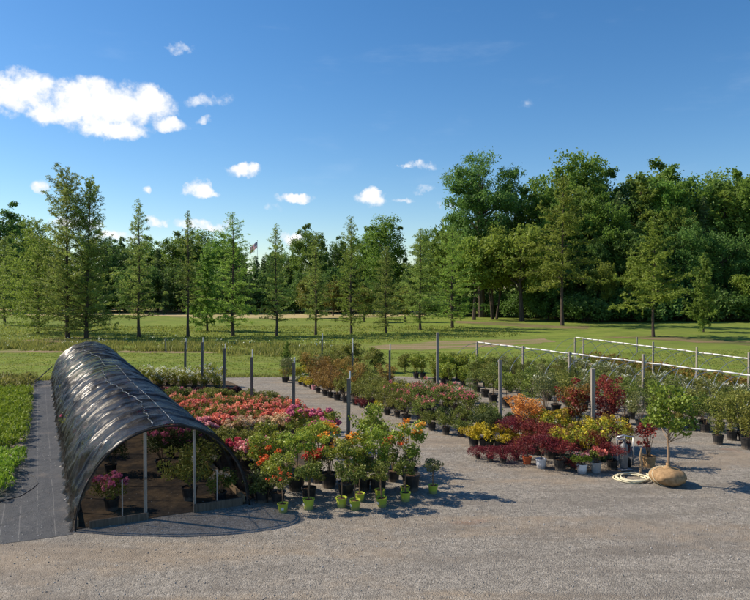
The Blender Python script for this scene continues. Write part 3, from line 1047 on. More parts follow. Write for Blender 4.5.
# azaleas of the bed next to the tunnel
kind('coral_azalea', 'potted_azalea', 'black', 'olive', 0.42, 0.24, 0.46, 22, 1500, 0.15, 0.05, 'ball', 'coral', 640, 0.054, cat='azalea', variants=3)
kind('coral_sparse', 'potted_azalea', 'black', 'olive', 0.42, 0.24, 0.46, 22, 1700, 0.15, 0.05, 'ball', 'coral', 260, 0.055, cat='azalea', variants=2)
kind('coral_full', 'potted_azalea', 'black', 'olive', 0.42, 0.26, 0.5, 22, 1100, 0.15, 0.05, 'ball', 'coral', 1250, 0.058, cat='azalea', fk=55)
kind('cream_azalea', 'potted_azalea', 'black', 'olive', 0.42, 0.26, 0.5, 22, 1200, 0.15, 0.05, 'ball', 'cream', 1000, 0.057, cat='azalea', fk=55)
kind('olive_azalea', 'potted_azalea', 'black', 'olive', 0.4, 0.22, 0.46, 20, 1900, 0.15, 0.05, cat='azalea')
kind('olive_grey', 'potted_azalea', 'grey', 'green', 0.38, 0.2, 0.46, 18, 1600, 0.15, 0.05, 'ball', 'magenta', 60, 0.05, fk=5, cat='azalea')
kind('pink_azalea', 'potted_azalea', 'black', 'green', 0.34, 0.22, 0.5, 18, 1200, 0.14, 0.05, 'ball', ['pink'], 700, 0.06, cat='azalea', fk=26)
kind('red_azalea', 'potted_azalea', 'black', 'green', 0.34, 0.22, 0.5, 18, 1200, 0.14, 0.05, 'ball', ['red'], 600, 0.06, cat='azalea', fk=22)
kind('hotpink_rhodo', 'potted_rhododendron', 'big', 'bright', 0.38, 0.36, 0.92, 20, 1300, 0.15, 0.075, 'ball', 'hotpink', 900, 0.06, cat='rhododendron', fk=16, aspect=0.4)
kind('tunnel_rhodo', 'potted_rhododendron', 'big', 'olive', 0.62, 0.46, 0.85, 34, 2600, 0.17, 0.085, 'ball', 'cream', 90, 0.05, cat='rhododendron', fk=6, aspect=0.36)
kind('pale_rhodo', 'potted_rhododendron', 'black', 'green', 0.36, 0.26, 0.55, 22, 1400, 0.13, 0.075, 'ball', 'cream', 220, 0.05, cat='rhododendron', fk=10, aspect=0.36)
kind('magenta_azalea', 'potted_azalea', 'big', 'olive', 0.5, 0.26, 0.6, 26, 1600, 0.15, 0.055, 'ball', 'magenta', 750, 0.06, cat='azalea', fk=34)
kind('deep_rhodo', 'potted_rhododendron', 'big', 'deep', 0.5, 0.4, 0.8, 26, 2000, 0.17, 0.08, 'ball', 'magenta', 420, 0.06, cat='rhododendron', fk=16, aspect=0.38)
# standards and shrubs in the front of the aisle
kind('green_standard', 'potted_shrub', 'large', 'bright', 0.44, 0.36, 1.2, 26, 1900, 0.13, 0.066, 'ball', None, stem=1, cat='flowering shrub', variants=3)
kind('green_vase', 'potted_shrub', 'large', 'bright', 0.54, 0.42, 1.15, 30, 1900, 0.13, 0.066, 'vase', None, stem=8, cat='flowering shrub', variants=2)
kind('orange_azalea', 'potted_azalea', 'large', 'bright', 0.42, 0.38, 1.15, 18, 1100, 0.12, 0.062, 'vase', ['orange'], 240, 0.055, cat='azalea', fk=16, stem=8)
kind('vermilion_azalea', 'potted_azalea', 'big', 'green', 0.32, 0.36, 0.88, 16, 900, 0.12, 0.065, 'vase', 'vermilion', 300, 0.055, cat='azalea', fk=16, stem=8)
kind('low_green', 'potted_shrub', 'big', 'green', 0.36, 0.26, 0.62, 22, 1600, 0.13, 0.05, 'ball', None, cat='shrub')
kind('rose_standard', 'potted_rose', 'lime', 'green', 0.27, 0.2, 0.84, 16, 1000, 0.1, 0.048, 'ball', None, stem=1, cat='standard rose')
kind('rose_orange', 'potted_rose', 'lime', 'green', 0.27, 0.21, 0.84, 16, 1000, 0.1, 0.048, 'ball', 'vermilion', 90, 0.045, stem=1, cat='standard rose', fk=10)
kind('rose_grey', 'potted_rose', 'lime', 'grey', 0.29, 0.19, 0.78, 16, 900, 0.09, 0.05, 'ball', None, stem=1, cat='standard rose', variants=1)
kind('dark_clump', 'potted_shrub', 'big', 'deep', 0.42, 0.28, 0.5, 22, 1700, 0.15, 0.06, 'ball', None, cat='shrub')
# spirea, heuchera and the like
kind('cream_spirea', 'potted_spirea', 'black', 'lime', 0.5, 0.34, 0.58, 26, 1700, 0.15, 0.055, 'vase', 'white', 260, 0.05, cat='spirea', fk=40, stem=9)
kind('heuchera', 'potted_heuchera', 'small', 'heuchera', 0.28, 0.12, 0.26, 14, 500, 0.1, 0.085, 'ball', None, cat='heuchera', aspect=0.85)
kind('copper_spirea', 'potted_spirea', 'black', 'copper', 0.5, 0.36, 0.72, 26, 1600, 0.16, 0.055, 'ball', None, cat='spirea', stem=9)
kind('copper_tall', 'potted_spirea', 'big', 'copper', 0.52, 0.5, 0.95, 28, 1700, 0.16, 0.06, 'vase', None, cat='spirea', stem=9)
kind('olive_shrub', 'potted_shrub', 'black', 'olive', 0.5, 0.4, 0.75, 28, 1700, 0.15, 0.055, 'ball', None, cat='shrub', stem=9, variants=3)
kind('gold_spirea', 'potted_spirea', 'small', 'gold', 0.3, 0.16, 0.36, 16, 700, 0.11, 0.05, 'ball', None, cat='spirea')
kind('darkred_low', 'potted_barberry', 'small', 'wine', 0.34, 0.13, 0.3, 16, 700, 0.1, 0.05, 'ball', None, cat='barberry')
kind('white_low', 'potted_shrub', 'small', 'green', 0.3, 0.16, 0.34, 14, 700, 0.1, 0.05, 'ball', 'white', 60, 0.06, cat='shrub', fk=5)
kind('rose_red', 'potted_rose', 'big', 'green', 0.42, 0.38, 0.78, 22, 1300, 0.14, 0.055, 'ball', ['rosepink'], 120, 0.05, cat='rose bush', fk=24, stem=9, variants=3)
kind('box_green', 'potted_shrub', 'black', 'green', 0.4, 0.2, 0.46, 22, 1900, 0.13, 0.045, 'ball', None, cat='shrub')
kind('box_deep', 'potted_shrub', 'black', 'deep', 0.36, 0.2, 0.46, 22, 1700, 0.13, 0.045, 'ball', None, cat='shrub')
kind('dwarf_spruce', 'potted_conifer', 'black', 'green', 0.36, 0.5, 0.72, 34, 2200, 0.13, 0.05, 'cone', None, cat='dwarf spruce', aspect=0.3, stem=1)
kind('column_conifer', 'potted_conifer', 'black', 'deep', 0.15, 0.55, 0.78, 26, 1700, 0.1, 0.055, 'cone', None, cat='column conifer', aspect=0.3, stem=1, variants=1)
kind('lime_shrub', 'potted_shrub', 'big', 'bright', 0.5, 0.4, 0.82, 26, 1500, 0.16, 0.075, 'vase', None, cat='shrub', stem=9)
kind('tall_green', 'potted_shrub', 'large', 'green', 0.58, 0.62, 1.15, 34, 2000, 0.19, 0.07, 'ball', None, cat='shrub', stem=9, variants=3)
kind('tall_pale', 'potted_shrub', 'large', 'grey', 0.55, 0.6, 1.1, 32, 1800, 0.19, 0.065, 'ball', ['white'], 24, 0.07, fk=6, cat='shrub', stem=9)
kind('tall_olive', 'potted_shrub', 'large', 'olive', 0.48, 0.62, 1.1, 32, 1900, 0.17, 0.065, 'vase', None, cat='shrub', stem=9)
kind('round_standard', 'potted_shrub', 'large', 'green', 0.56, 0.36, 1.0, 26, 1600, 0.17, 0.06, 'ball', None, cat='shrub', stem=1)
kind('orange_low', 'potted_spirea', 'black', 'olive', 0.5, 0.3, 0.55, 22, 1300, 0.17, 0.06, 'ball', 'copper', 320, 0.06, fk=24, cat='spirea')
kind('pale_flower', 'potted_shrub', 'black', 'grey', 0.5, 0.3, 0.58, 22, 1200, 0.16, 0.06, 'ball', 'white', 90, 0.055, cat='flowering shrub', fk=24)
# maples and barberries
kind('wine_maple', 'potted_maple', 'big', 'wine', 0.6, 0.26, 0.62, 30, 2300, 0.15, 0.06, 'flat', None, cat='maple', aspect=0.3, stem=1, variants=3)
kind('wine_low', 'potted_maple', 'small', 'wine', 0.5, 0.2, 0.27, 26, 1700, 0.13, 0.055, 'flat', None, cat='maple', aspect=0.3, stem=1, variants=2)
kind('wine_terra', 'potted_maple', 'terra', 'wine', 0.55, 0.3, 0.6, 26, 2000, 0.15, 0.06, 'flat', None, cat='maple', aspect=0.3, stem=1, variants=1)
kind('wine_white', 'potted_maple', 'white', 'wine', 0.58, 0.34, 0.66, 28, 2100, 0.15, 0.06, 'flat', None, cat='maple', aspect=0.3, stem=1, variants=1)
kind('gold_maple', 'potted_maple', 'green', 'lime', 0.55, 0.34, 0.7, 26, 1300, 0.15, 0.06, 'flat', ['gold', 'copper'], 260, 0.05, fk=30, cat='maple', aspect=0.35, stem=1, variants=2)
kind('orange_maple', 'potted_maple', 'large', 'orangemaple', 0.72, 0.55, 1.15, 40, 2600, 0.17, 0.075, 'vase', None, cat='maple', aspect=0.5, stem=9, variants=1)
kind('copper_maple', 'potted_maple', 'large', 'copper', 0.6, 0.5, 1.3, 30, 1300, 0.16, 0.08, 'vase', 'redmaple', 700, 0.08, fk=30, ftop=False, cat='maple', aspect=0.45, stem=9, variants=1)
kind('red_tall', 'potted_maple', 'large', 'redmaple', 0.82, 0.74, 1.65, 44, 3000, 0.2, 0.08, 'vase', None, cat='maple', aspect=0.5, stem=9, variants=1)
kind('red_burlap', 'potted_maple', 'burlap', 'redmaple', 0.42, 0.42, 1.05, 18, 520, 0.12, 0.085, 'vase', None, cat='maple', aspect=0.55, stem=8, variants=1)
kind('gold_barberry', 'potted_barberry', 'black', 'gold', 0.34, 0.2, 0.46, 18, 1400, 0.12, 0.05, 'ball', None, cat='barberry')
kind('copper_gold', 'potted_barberry', 'black', 'lime', 0.42, 0.26, 0.6, 22, 1600, 0.14, 0.055, 'ball', 'gold', 380, 0.045, cat='barberry', fk=40)
kind('pink_white', 'potted_azalea', 'white', 'bright', 0.32, 0.14, 0.42, 14, 800, 0.11, 0.055, 'ball', 'pink', 90, 0.05, cat='azalea', fk=6, variants=1)
kind('coral_white', 'potted_azalea', 'grey', 'green', 0.26, 0.17, 0.5, 12, 500, 0.11, 0.05, 'ball', 'coral', 500, 0.055, cat='azalea', fk=16, variants=1)

# ---- inside the tunnel
for key, p, lab, s in (('magenta_azalea', (112, 510), 'magenta azalea in black pot just inside the tunnel, beside its near board', .95), ('tunnel_rhodo', (190, 500), 'large olive rhododendron with few pale buds behind the thinner end post', 1.08),
                       ('pale_rhodo', (221, 501), 'small rhododendron with cream buds beside the thin end rod in tunnel', 1.0), ('deep_rhodo', (163, 472), 'dark rhododendron with pink blooms under the tunnel roof', 1.15),
                       ('deep_rhodo', (111, 474), 'dark potted rhododendron in tunnel behind the magenta azalea', .9), ('deep_rhodo', (190, 466), 'dark rhododendron in tunnel behind the large olive one', 1.0)):
    place(key, at(*p), lab, s)
for side, off, n in (('near', 0.62, 11), ('aisle', 3.0, 14)):
    for i in range(n):
        y = 5.5 + i * 1.35 + (1.2 if side == 'near' else 0)
        p = TL + ax * y + perp * (off + float(rng.normal()) * 0.12)
        key = ['deep_rhodo', 'magenta_azalea', 'tunnel_rhodo'][i % 3]
        p.z = 0
        look = ['dark rhododendron with pink blooms', 'low magenta azalea', 'olive rhododendron'][i % 3]
        place(key, p, f'{look} under black tunnel cover, {ORD[i + 1]} along its {side} side', float(rng.uniform(.7, .85)))

# ---- bed beside the tunnel, from the lawn forwards
row('cream_spirea', at(146, 390), at(222, 392), 7, 'cream flowering spirea', 'from the tunnel in the front spirea row')
row('cream_spirea', at(142, 385), at(224, 386), 7, 'cream flowering spirea', 'from the tunnel in the back spirea row')
row('heuchera', at(150, 396), at(240, 396), 11, 'purple brown heuchera', 'from the tunnel below the cream spirea', jit=0.05)
row('olive_grey', at(164, 403.5), at(203, 404), 4, 'green azalea in grey pot', 'from the tunnel behind the coral azaleas', jit=.04)
row('olive_azalea', at(204, 404), at(276, 407), 7, 'olive unflowered azalea', 'from the tunnel behind the coral azaleas')
row('coral_sparse', at(172, 411), at(290, 414), 10, 'sparsely flowering coral azalea', 'from the tunnel in the farthest coral row')
row('coral_azalea', at(184, 419), at(300, 421), 9, 'coral flowering azalea', 'from the tunnel in the second farthest coral row')
row('coral_sparse', at(196, 427), at(262, 429), 5, 'half open coral azalea', 'from the tunnel in the middle coral row')
row('coral_full', at(263, 428), at(318, 431), 5, 'coral azalea covered in blooms', 'from the tunnel behind the cream azaleas')
row('coral_full', at(212, 439), at(232, 439), 2, 'strong coral red azalea', 'from the tunnel beside the cream azaleas', jit=.03)
row('cream_azalea', at(227, 444), at(292, 438), 6, 'cream and peach azalea', 'from the tunnel in front of coral blooms')
row('olive_azalea', at(216, 452), at(268, 453), 5, 'olive unflowered azalea', 'from the tunnel in front of cream azaleas')
row('pink_azalea', at(197, 443), at(212, 447), 2, 'pink azalea', 'beside the tunnel wall below the coral row', jit=.03)
place('red_azalea', at(236, 466), 'red azalea beside the tunnel mouth')
row('pink_azalea', at(243, 469), at(267, 468), 3, 'pink and white azalea', 'from the tunnel mouth behind the standards', jit=.03)
place('olive_azalea', at(222, 462), 'olive azalea pressed against the tunnel cover near the red azalea')
for p, lab, s in (((297, 447), 'hot pink rhododendron beside the thick dark post', 1.0), ((306, 441), 'hot pink rhododendron half behind its neighbour near dark post', .9), ((328, 448), 'tall hot pink rhododendron with round truss between two dark posts', 1.12), ((319, 458), 'hot pink rhododendron with lower loose blooms among green standards', .9)):
    place('hotpink_rhodo', at(*p), lab, s)
place('dark_clump', at(262, 502), 'dark evergreen clump beside the tunnel front corner', 1.0)
place('vermilion_azalea', at(254, 484), 'small azalea with one orange bloom behind the tunnel corner', .72)

# big pots
for key, p, lab, s in (('green_standard', (263, 490), 'bright green standard nearest the tunnel corner', .98), ('green_standard', (278, 503), 'bright green standard in large pot behind the first lime pot', .82), ('green_standard', (296, 490), 'bright green standard behind two lime pots, beside pink blooms', 1.06),
                       ('low_green', (309, 499), 'low dark green shrub in large pot behind second lime pot', .98), ('orange_azalea', (329, 487), 'orange azalea with gold trusses in large black pot', .98), ('green_standard', (346, 495), 'bright green standard directly before the nearest dark post', .98),
                       ('green_vase', (378, 491), 'wide bright green shrub beside the orange azaleas', 1.05), ('orange_azalea', (411, 490), 'tall orange flowered azalea next to open gravel', 1.1), ('green_standard', (314, 476), 'bright green standard below the hot pink truss', 1.02),
                       ('green_vase', (366, 470), 'wide bright green shrub behind the nearest dark post', 1.1), ('vermilion_azalea', (393, 481), 'vermilion azalea beside the wide bright green shrub', 1.02), ('orange_azalea', (360, 486), 'gold and orange azalea in front of wide green shrub', .9),
                       ('low_green', (364, 490), 'dense dark green shrub below the gold and orange azalea', .95), ('green_vase', (276, 476), 'bright green shrub between cream azaleas and standards', .95), ('green_vase', (384, 466), 'bright green shrub farthest out toward the gravel aisle', .92),
                       ('red_azalea', (318, 482), 'red azalea in black pot among green standards', 1.1), ('vermilion_azalea', (268, 496), 'orange red azalea between the standards by the tunnel', .85),
                       ('low_green', (412, 478), 'dark green shrub behind the tall orange azalea', .95), ):
    place(key, at(*p), lab.replace('left of', 'just beside'), s)
for key, p, lab, s in (('rose_orange', (283, 512), 'lime potted rose with vermilion blooms nearest the tunnel', .96), ('rose_standard', (308.5, 509), 'lime potted standard rose second from the tunnel', 1.06), ('rose_standard', (341.5, 507), 'lime potted rose third from the tunnel', 1.0),
                       ('rose_standard', (355, 509.5), 'lime potted rose in the middle, closest to the open yard', 1.02), ('rose_standard', (359.5, 501), 'lime potted rose half hidden behind the middle one', .95), ('rose_standard', (382, 506.5), 'lime potted rose before the wide bright green shrub', 1.02),
                       ('rose_standard', (380, 498), 'lime potted rose tucked behind its twin below wide green shrub', .95), ('rose_standard', (405.5, 501), 'lime potted rose in front of the tall orange azalea', 1.0), ('rose_standard', (405, 494), 'lime potted rose pressed against the tall orange azalea pot', .92),
                       ('rose_grey', (433, 493), 'thin grey green standard in lime pot alone on the gravel', .98)):
    place(key, at(*p), lab, s)

# ---- long block across the aisle
A0, A1 = at(287, 382), at(466, 437)
AD = (A1 - A0).normalized()
AN = Vector((-AD.y, AD.x, 0))
if AN.y < 0: AN = -AN
front = [('white_low', 300, 384.5, 'low white flowered plant'), ('gold_spirea', 305, 386.5, 'golden spirea'), ('gold_spirea', 311, 389, 'golden spirea'), ('copper_spirea', 318, 392.5, 'copper spirea'), ('copper_spirea', 325, 395.5, 'copper spirea'), ('copper_spirea', 330, 397.5, 'copper spirea'),
         ('copper_tall', 337, 400, 'tall copper spirea'), ('olive_shrub', 345, 402.5, 'olive shrub'), ('olive_shrub', 355, 405, 'olive shrub'), ('darkred_low', 361, 407.5, 'low dark red barberry'), ('darkred_low', 366, 409, 'low dark red barberry'), ('olive_shrub', 372, 409, 'olive shrub'), ('gold_spirea', 378.5, 412, 'golden spirea'),
         ('olive_shrub', 387, 415, 'olive shrub'), ('olive_shrub', 397, 417, 'olive shrub'), ('rose_red', 406, 422, 'red rose bush'), ('rose_red', 421, 426, 'red rose bush'), ('box_green', 432, 430, 'low clipped green shrub'), ('box_green', 446, 434.5, 'low clipped green shrub'), ('box_green', 461, 436.5, 'low clipped green shrub')]
cnt = {}
for key, px, py, look in front:
    cnt[look] = cnt.get(look, 0) + 1
    place(key, at(px, py), f'{look}, {ORD[cnt[look]]} from the lawn along the aisle edge', float(rng.uniform(.92, 1.05)))
o = empty('marker_pot', at(313.5, 390))
tag(o, 'small pink pot standing between golden and copper spirea', 'pot')
pm_, sm_ = pot_parts(*POTSPEC['pink'], 'pink')
c = link('pot', pm_, o); link('soil', sm_, c)
place('copper_gold', at(287, 380.5), 'golden shrub at the lawn corner of the gravel', .95)
place('tall_pale', at(285, 382.5), 'thin pale shrub in large pot at the lawn corner', .85)
place('copper_gold', at(294, 380), 'golden shrub behind the low white flowered plant', .85)
mixes = [['copper_gold', 'copper_tall', 'copper_tall', 'copper_spirea', 'copper_tall', 'olive_shrub', 'olive_shrub', 'copper_tall', 'olive_shrub', 'olive_shrub', 'olive_shrub', 'rose_red', 'rose_red', 'rose_red', 'rose_red', 'box_deep', 'box_green', 'box_deep'],
         ['tall_pale', 'copper_tall', 'copper_tall', 'copper_tall', 'olive_shrub', 'copper_tall', 'olive_shrub', 'olive_shrub', 'olive_shrub', 'copper_gold', 'olive_shrub', 'rose_red', 'rose_red', 'rose_red', 'rose_red', 'rose_red', 'box_green', 'box_deep'],
         ['tall_olive', 'tall_olive', 'copper_tall', 'olive_shrub', 'tall_olive', 'olive_shrub', 'olive_shrub', 'copper_tall', 'olive_shrub', 'copper_gold', 'copper_gold', 'rose_red', 'rose_red', 'rose_red', 'rose_red', 'box_green', 'box_green', 'box_deep']]
looks = {'copper_gold': 'gold tinted barberry', 'copper_tall': 'tall copper spirea', 'copper_spirea': 'copper spirea', 'olive_shrub': 'olive shrub', 'rose_red': 'red rose bush', 'box_deep': 'dark clipped shrub', 'box_green': 'clipped green shrub', 'tall_pale': 'tall pale shrub', 'tall_olive': 'tall olive shrub'}
rown = ['second row from the aisle', 'third row from the aisle', 'row farthest from the aisle']
Ltot = (A1 - A0).length
for r_, seq in enumerate(mixes):
    cnt = {}
    for j, key in enumerate(seq):
        p = A0 + AD * (Ltot * (j + 0.4 + 0.2 * r_) / len(seq)) + AN * (0.85 * (r_ + 1)) + Vector((float(rng.normal()) * .1, float(rng.normal()) * .1, 0))
        cnt[key] = cnt.get(key, 0) + 1
        place(key, p, f'{looks[key]}, {ORD[cnt[key]]} from the lawn in the {rown[r_]}', float(rng.uniform(.9, 1.12)))
for px, py, lab in ((432, 405, 'dwarf conical spruce beside the tall grey post'), (450, 407, 'dwarf conical spruce in the middle of three behind roses'), (471, 403, 'dwarf conical spruce farthest from the tall grey post')):
    place('dwarf_spruce', at(px, py), lab, 1.12)

# ---- block between the rose rows and the bare frame
row('lime_shrub', at(412, 377.5), at(478, 382), 8, 'fresh green leafy shrub', 'from the lawn corner behind the spruces', (.95, 1.25), .25)
row('lime_shrub', at(428, 383), at(470, 387), 4, 'fresh green shrub', 'in the short row behind the spruces', (.8, 1.0), .15)
for px, py, key, lab, s in ((485, 397, 'round_standard', 'round headed green shrub on gravel behind the roses, farther one', .95), (493, 402, 'round_standard', 'round headed green shrub with open pot on gravel beyond roses', 1.05), (477, 392, 'round_standard', 'round headed green shrub near the farthest spruce', .9), (506, 406, 'round_standard', 'round headed green shrub beside the weathered grey post', 1.0),
                            (532, 413, 'tall_green', 'tall green shrub in pot behind the orange maple', .95), (545, 417, 'tall_pale', 'tall pale shrub with white specks behind the orange maple', 1.0), (556, 412, 'tall_green', 'tall green shrub between orange and copper maples', 1.0), (520, 408, 'tall_green', 'tall green shrub behind the weathered post', .95), (570, 417, 'tall_olive', 'tall olive shrub behind the copper maple', 1.0)):
    place(key, at(px, py), lab, s)
seqE = ['tall_green', 'tall_pale', 'tall_green', 'tall_olive', 'tall_green', 'lime_shrub', 'tall_green', 'tall_pale', 'tall_green', 'tall_olive']
lookE = {'tall_green': 'tall green shrub', 'tall_pale': 'pale shrub with white specks', 'tall_olive': 'tall olive shrub', 'lime_shrub': 'fresh green leafy shrub', 'orange_low': 'low copper tipped spirea', 'pale_flower': 'white flowered shrub', 'box_green': 'clipped green shrub'}
R1L = (R1b - R1a).length
edge_a, edge_b = at(500, 409), at(760, 441)
for r_, (off, s_lo, s_hi, lane) in enumerate(((-2.7, 0.70, 0.89, 'lane outside the frame'), (-1.3, 0.66, 0.85, 'lane inside the frame'), (0.2, 0.61, 0.81, 'lane below the ridge pipe'), (1.5, 0.61, 0.81, 'lane behind the ridge pipe'))):
    cnt = {}
    n = 15
    for j in range(n):
        p = R1a + R1d * (R1L * (j + 0.2 + 0.6 * rng.random()) / n) + R1n * off
        # stay behind the open gravel at the front
        if (edge_b.x - edge_a.x) * (p.y - edge_a.y) - (edge_b.y - edge_a.y) * (p.x - edge_a.x) < 0: continue
        key = seqE[(j * 3 + r_ * 2) % 10]
        cnt[key] = cnt.get(key, 0) + 1
        place(key, p, f'{lookE[key]}, {ORD[cnt[key]]} from the lawn in the {lane}', float(rng.uniform(s_lo, s_hi)))
for px, py, key, lab, s in ((718, 444, 'tall_olive', 'thin olive shrub nearest the balled tree at the gravel edge', .82), (732, 440, 'tall_olive', 'thin olive shrub second from balled tree at the gravel edge', .85), (748, 449, 'tall_olive', 'thick olive shrub at the edge of the picture', 1.05), (745, 441, 'tall_olive', 'olive shrub behind the thick one at the gravel edge', 1.05),
                            (705, 432, 'tall_green', 'green shrub behind the crown of the balled tree', .85), (692, 430, 'tall_olive', 'olive shrub in wide pot beside the balled tree crown', .85), (720, 430, 'tall_green', 'green shrub between thin olive shrubs and frame', .8), (655, 424, 'tall_green', 'green shrub behind the balled tree trunk', .9), (640, 428, 'tall_pale', 'pale shrub between red maple and balled tree', .8), (625, 424, 'tall_green', 'green shrub behind the tall red maple', .9)):
    place(key, at(px, py), lab, s)
R2L = (R2b - R2a).length
for r_, (off, key, n, lane) in enumerate(((-1.6, 'pale_flower', 12, 'beside the far frame'), (-0.5, 'box_green', 14, 'under the far frame'), (0.5, 'orange_low', 15, 'under the far ridge pipe'), (1.5, 'orange_low', 15, 'behind the far ridge pipe'))):
    for j in range(n):
        p = R2a + R2d * (R2L * (j + 0.3 + 0.4 * rng.random()) / n) + R2n * off
        place(key, p, f'{lookE[key]}, {ORD[j + 1]} from the lawn end {lane}', float(rng.uniform(.85, 1.1)))
MID = (R1n * 2.9)
row('pale_flower', R1a + MID + R1d * 3, R1a + MID + R1d * 17, 12, 'white flowered shrub', 'from the lawn in the lane between frames', (.8, 1.05), .15)

# ---- maples and bright shrubs at the front
for key, p, lab, s in (('gold_barberry', (474, 447), 'golden barberry nearest the clipped green shrubs', 1.2), ('gold_barberry', (484, 448), 'golden barberry second from the clipped green shrubs', 1.15), ('gold_barberry', (500, 450), 'golden barberry behind the low wine red maples', 1.35), ('gold_barberry', (507, 446), 'golden barberry below the orange maple', 1.05),
                       ('column_conifer', (489, 449), 'narrow dark column conifer between golden barberries', 1.1), ('wine_low', (490, 461), 'low wine red maple at the aisle end of the maples', 1.0), ('wine_low', (478, 459), 'low spreading wine red maple farthest out on the gravel', .75), ('wine_low', (503, 463), 'low wine red maple beside the terracotta pot', .92), ('wine_low', (516, 460), 'wine red maple in black pot behind terracotta pot', 1.05),
                       ('wine_terra', (527, 464), 'wine red maple in terracotta pot', 1.0), ('wine_white', (541, 468), 'wine red maple in white pot', 1.05), ('wine_maple', (560, 470), 'wine red maple in black pot beside white potted azalea', 1.0), ('wine_maple', (516, 450), 'wine red maple in front of the orange maple', 1.15),
                       ('wine_maple', (535, 454), 'wine red maple behind the white pot', 1.2), ('wine_maple', (550, 458), 'wine red maple between white pot and golden maples', 1.15), ('gold_maple', (570, 466), 'golden green maple in dark green pot', 1.1), ('gold_maple', (556, 449), 'golden green maple behind the wine red maples', 1.25), ('copper_gold', (540, 447), 'gold tipped barberry behind the wine red maples', 1.25), ('copper_gold', (585, 452), 'gold tipped barberry beside the weathered post', 1.3), ('copper_gold', (570, 448), 'gold tipped barberry below the copper maple', 1.25),
                       ('orange_maple', (527, 445), 'orange leaved maple glowing above the golden barberries', 1.0), ('copper_maple', (576, 446), 'copper leaved maple beside the weathered post', 1.15), ('red_tall', (605, 447), 'tall bright red maple behind the hand truck', .97), ('gold_maple', (606, 461), 'golden maple with bronze tips beside the hand truck', 1.3), ('wine_maple', (588, 460), 'wine red maple behind the white potted azalea', 1.05),
                       ('wine_maple', (612, 469), 'dark wine red maple in black pot at the hand truck', .85), ('pink_white', (582, 473), 'green azalea with pink blooms in white pot', 1.0), ('coral_white', (596, 472), 'coral azalea in pale pot next to white pot', 1.0), ('red_burlap', (649, 467), 'sparse red maple in burlap wrapped pot behind the stake', 1.02), ('wine_maple', (625, 452), 'wine red maple between tall red maple and hand truck', 1.0),
                       ('gold_barberry', (525, 452), 'golden barberry hidden among the wine red maples', 1.1), ('gold_barberry', (560, 455), 'golden barberry in the middle of the maple group', 1.2), ('gold_barberry', (593, 457), 'golden barberry at the foot of the weathered post', 1.1), ('wine_low', (573, 470), 'low wine red maple beside the dark green pot', .8), ('wine_maple', (600, 452), 'wine red maple behind the coral azalea', 1.2)):
    place(key, at(*p), lab, s)

# balled and burlapped tree
p = at(668, 484)
o = empty('balled_maple_tree', p)
tag(o, 'young green maple with burlap root ball lying on open gravel', 'young tree')
rb = []
vs, fs = [], []
ns, nr = 26, 14
for i in range(nr + 1):
    ph = PI * i / nr
    for j in range(ns):
        th = 2 * PI * j / ns
        r = 0.48 * math.sin(ph) ** 0.8 * (1 + 0.05 * math.sin(5 * th + i) + 0.035 * math.sin(9 * th - 2 * i))
        z = 0.22 + 0.235 * math.cos(ph) * (1 + 0.06 * math.sin(3 * th))
        if i == 0: r = 0.001
        crease = 0.93 if abs(math.sin(2 * th + .8)) < 0.16 else 1.0
        vs.append((r * crease * math.cos(th), r * crease * math.sin(th), max(0.008, z)))
for i in range(nr):
    for j in range(ns):
        fs.append((i * ns + j, i * ns + (j + 1) % ns, (i + 1) * ns + (j + 1) % ns, (i + 1) * ns + j))
me = bpy.data.meshes.new('root_ball')
me.from_pydata(vs, [], fs)
me.materials.append(M['burlap'])
me.polygons.foreach_set('use_smooth', [True] * len(me.polygons))
ball = link('root_ball', me, o)
for q_ in range(4):
    mb = MB()
    a_ = q_ * PI / 4 + 0.3
    ring = []
    for j in range(25):
        ph = 0.25 + (PI - 0.75) * j / 24
        w_ = math.sin(ph) ** 0.8 * 0.497
        ring.append((w_ * math.cos(a_ + 0.5 * ph), w_ * math.sin(a_ + 0.5 * ph), max(0.02, 0.22 + 0.245 * math.cos(ph))))
    mb.tube(ring, 0.007, 5)
    mb.build('twine', M['rope'], ball)
mb = MB()
mb.lathe([(0.2, 0.42), (0.09, 0.48), (0.05, 0.53), (0.065, 0.575)], 10)
mb.build('tied_neck', M['burlap'], ball, True)
C, R = crown(0.74, 0.82, 1.95, 52, 0, 0.175, 'ball', -0.85)
mb = MB()
mb.tube([(0, 0, 0.4), (0.012, 0, 0.8), (0.0, 0.02, 1.25), (0.03, 0, 1.9), (0.0, 0, 2.6)], [0.04, 0.034, 0.03, 0.018, 0.006], 8)
for i in range(24):
    c = Vector(C[i])
    z0 = max(1.15, min(2.2, c.z - 0.25 - 0.4 * math.hypot(c.x, c.y)))
    mb.tube([(0.01, 0, z0), (c.x * .5, c.y * .5, (z0 + c.z) / 2 + 0.02), c], [0.014, 0.009, 0.004], 5)
mb.build('trunk', M['palebark'], o)
P, T = clump_points(C, R, 2300)
link('crown', leaf_mesh('balled_crown', P, 0.088, M['maplegreen'], 0.8, 0.5, T), o)

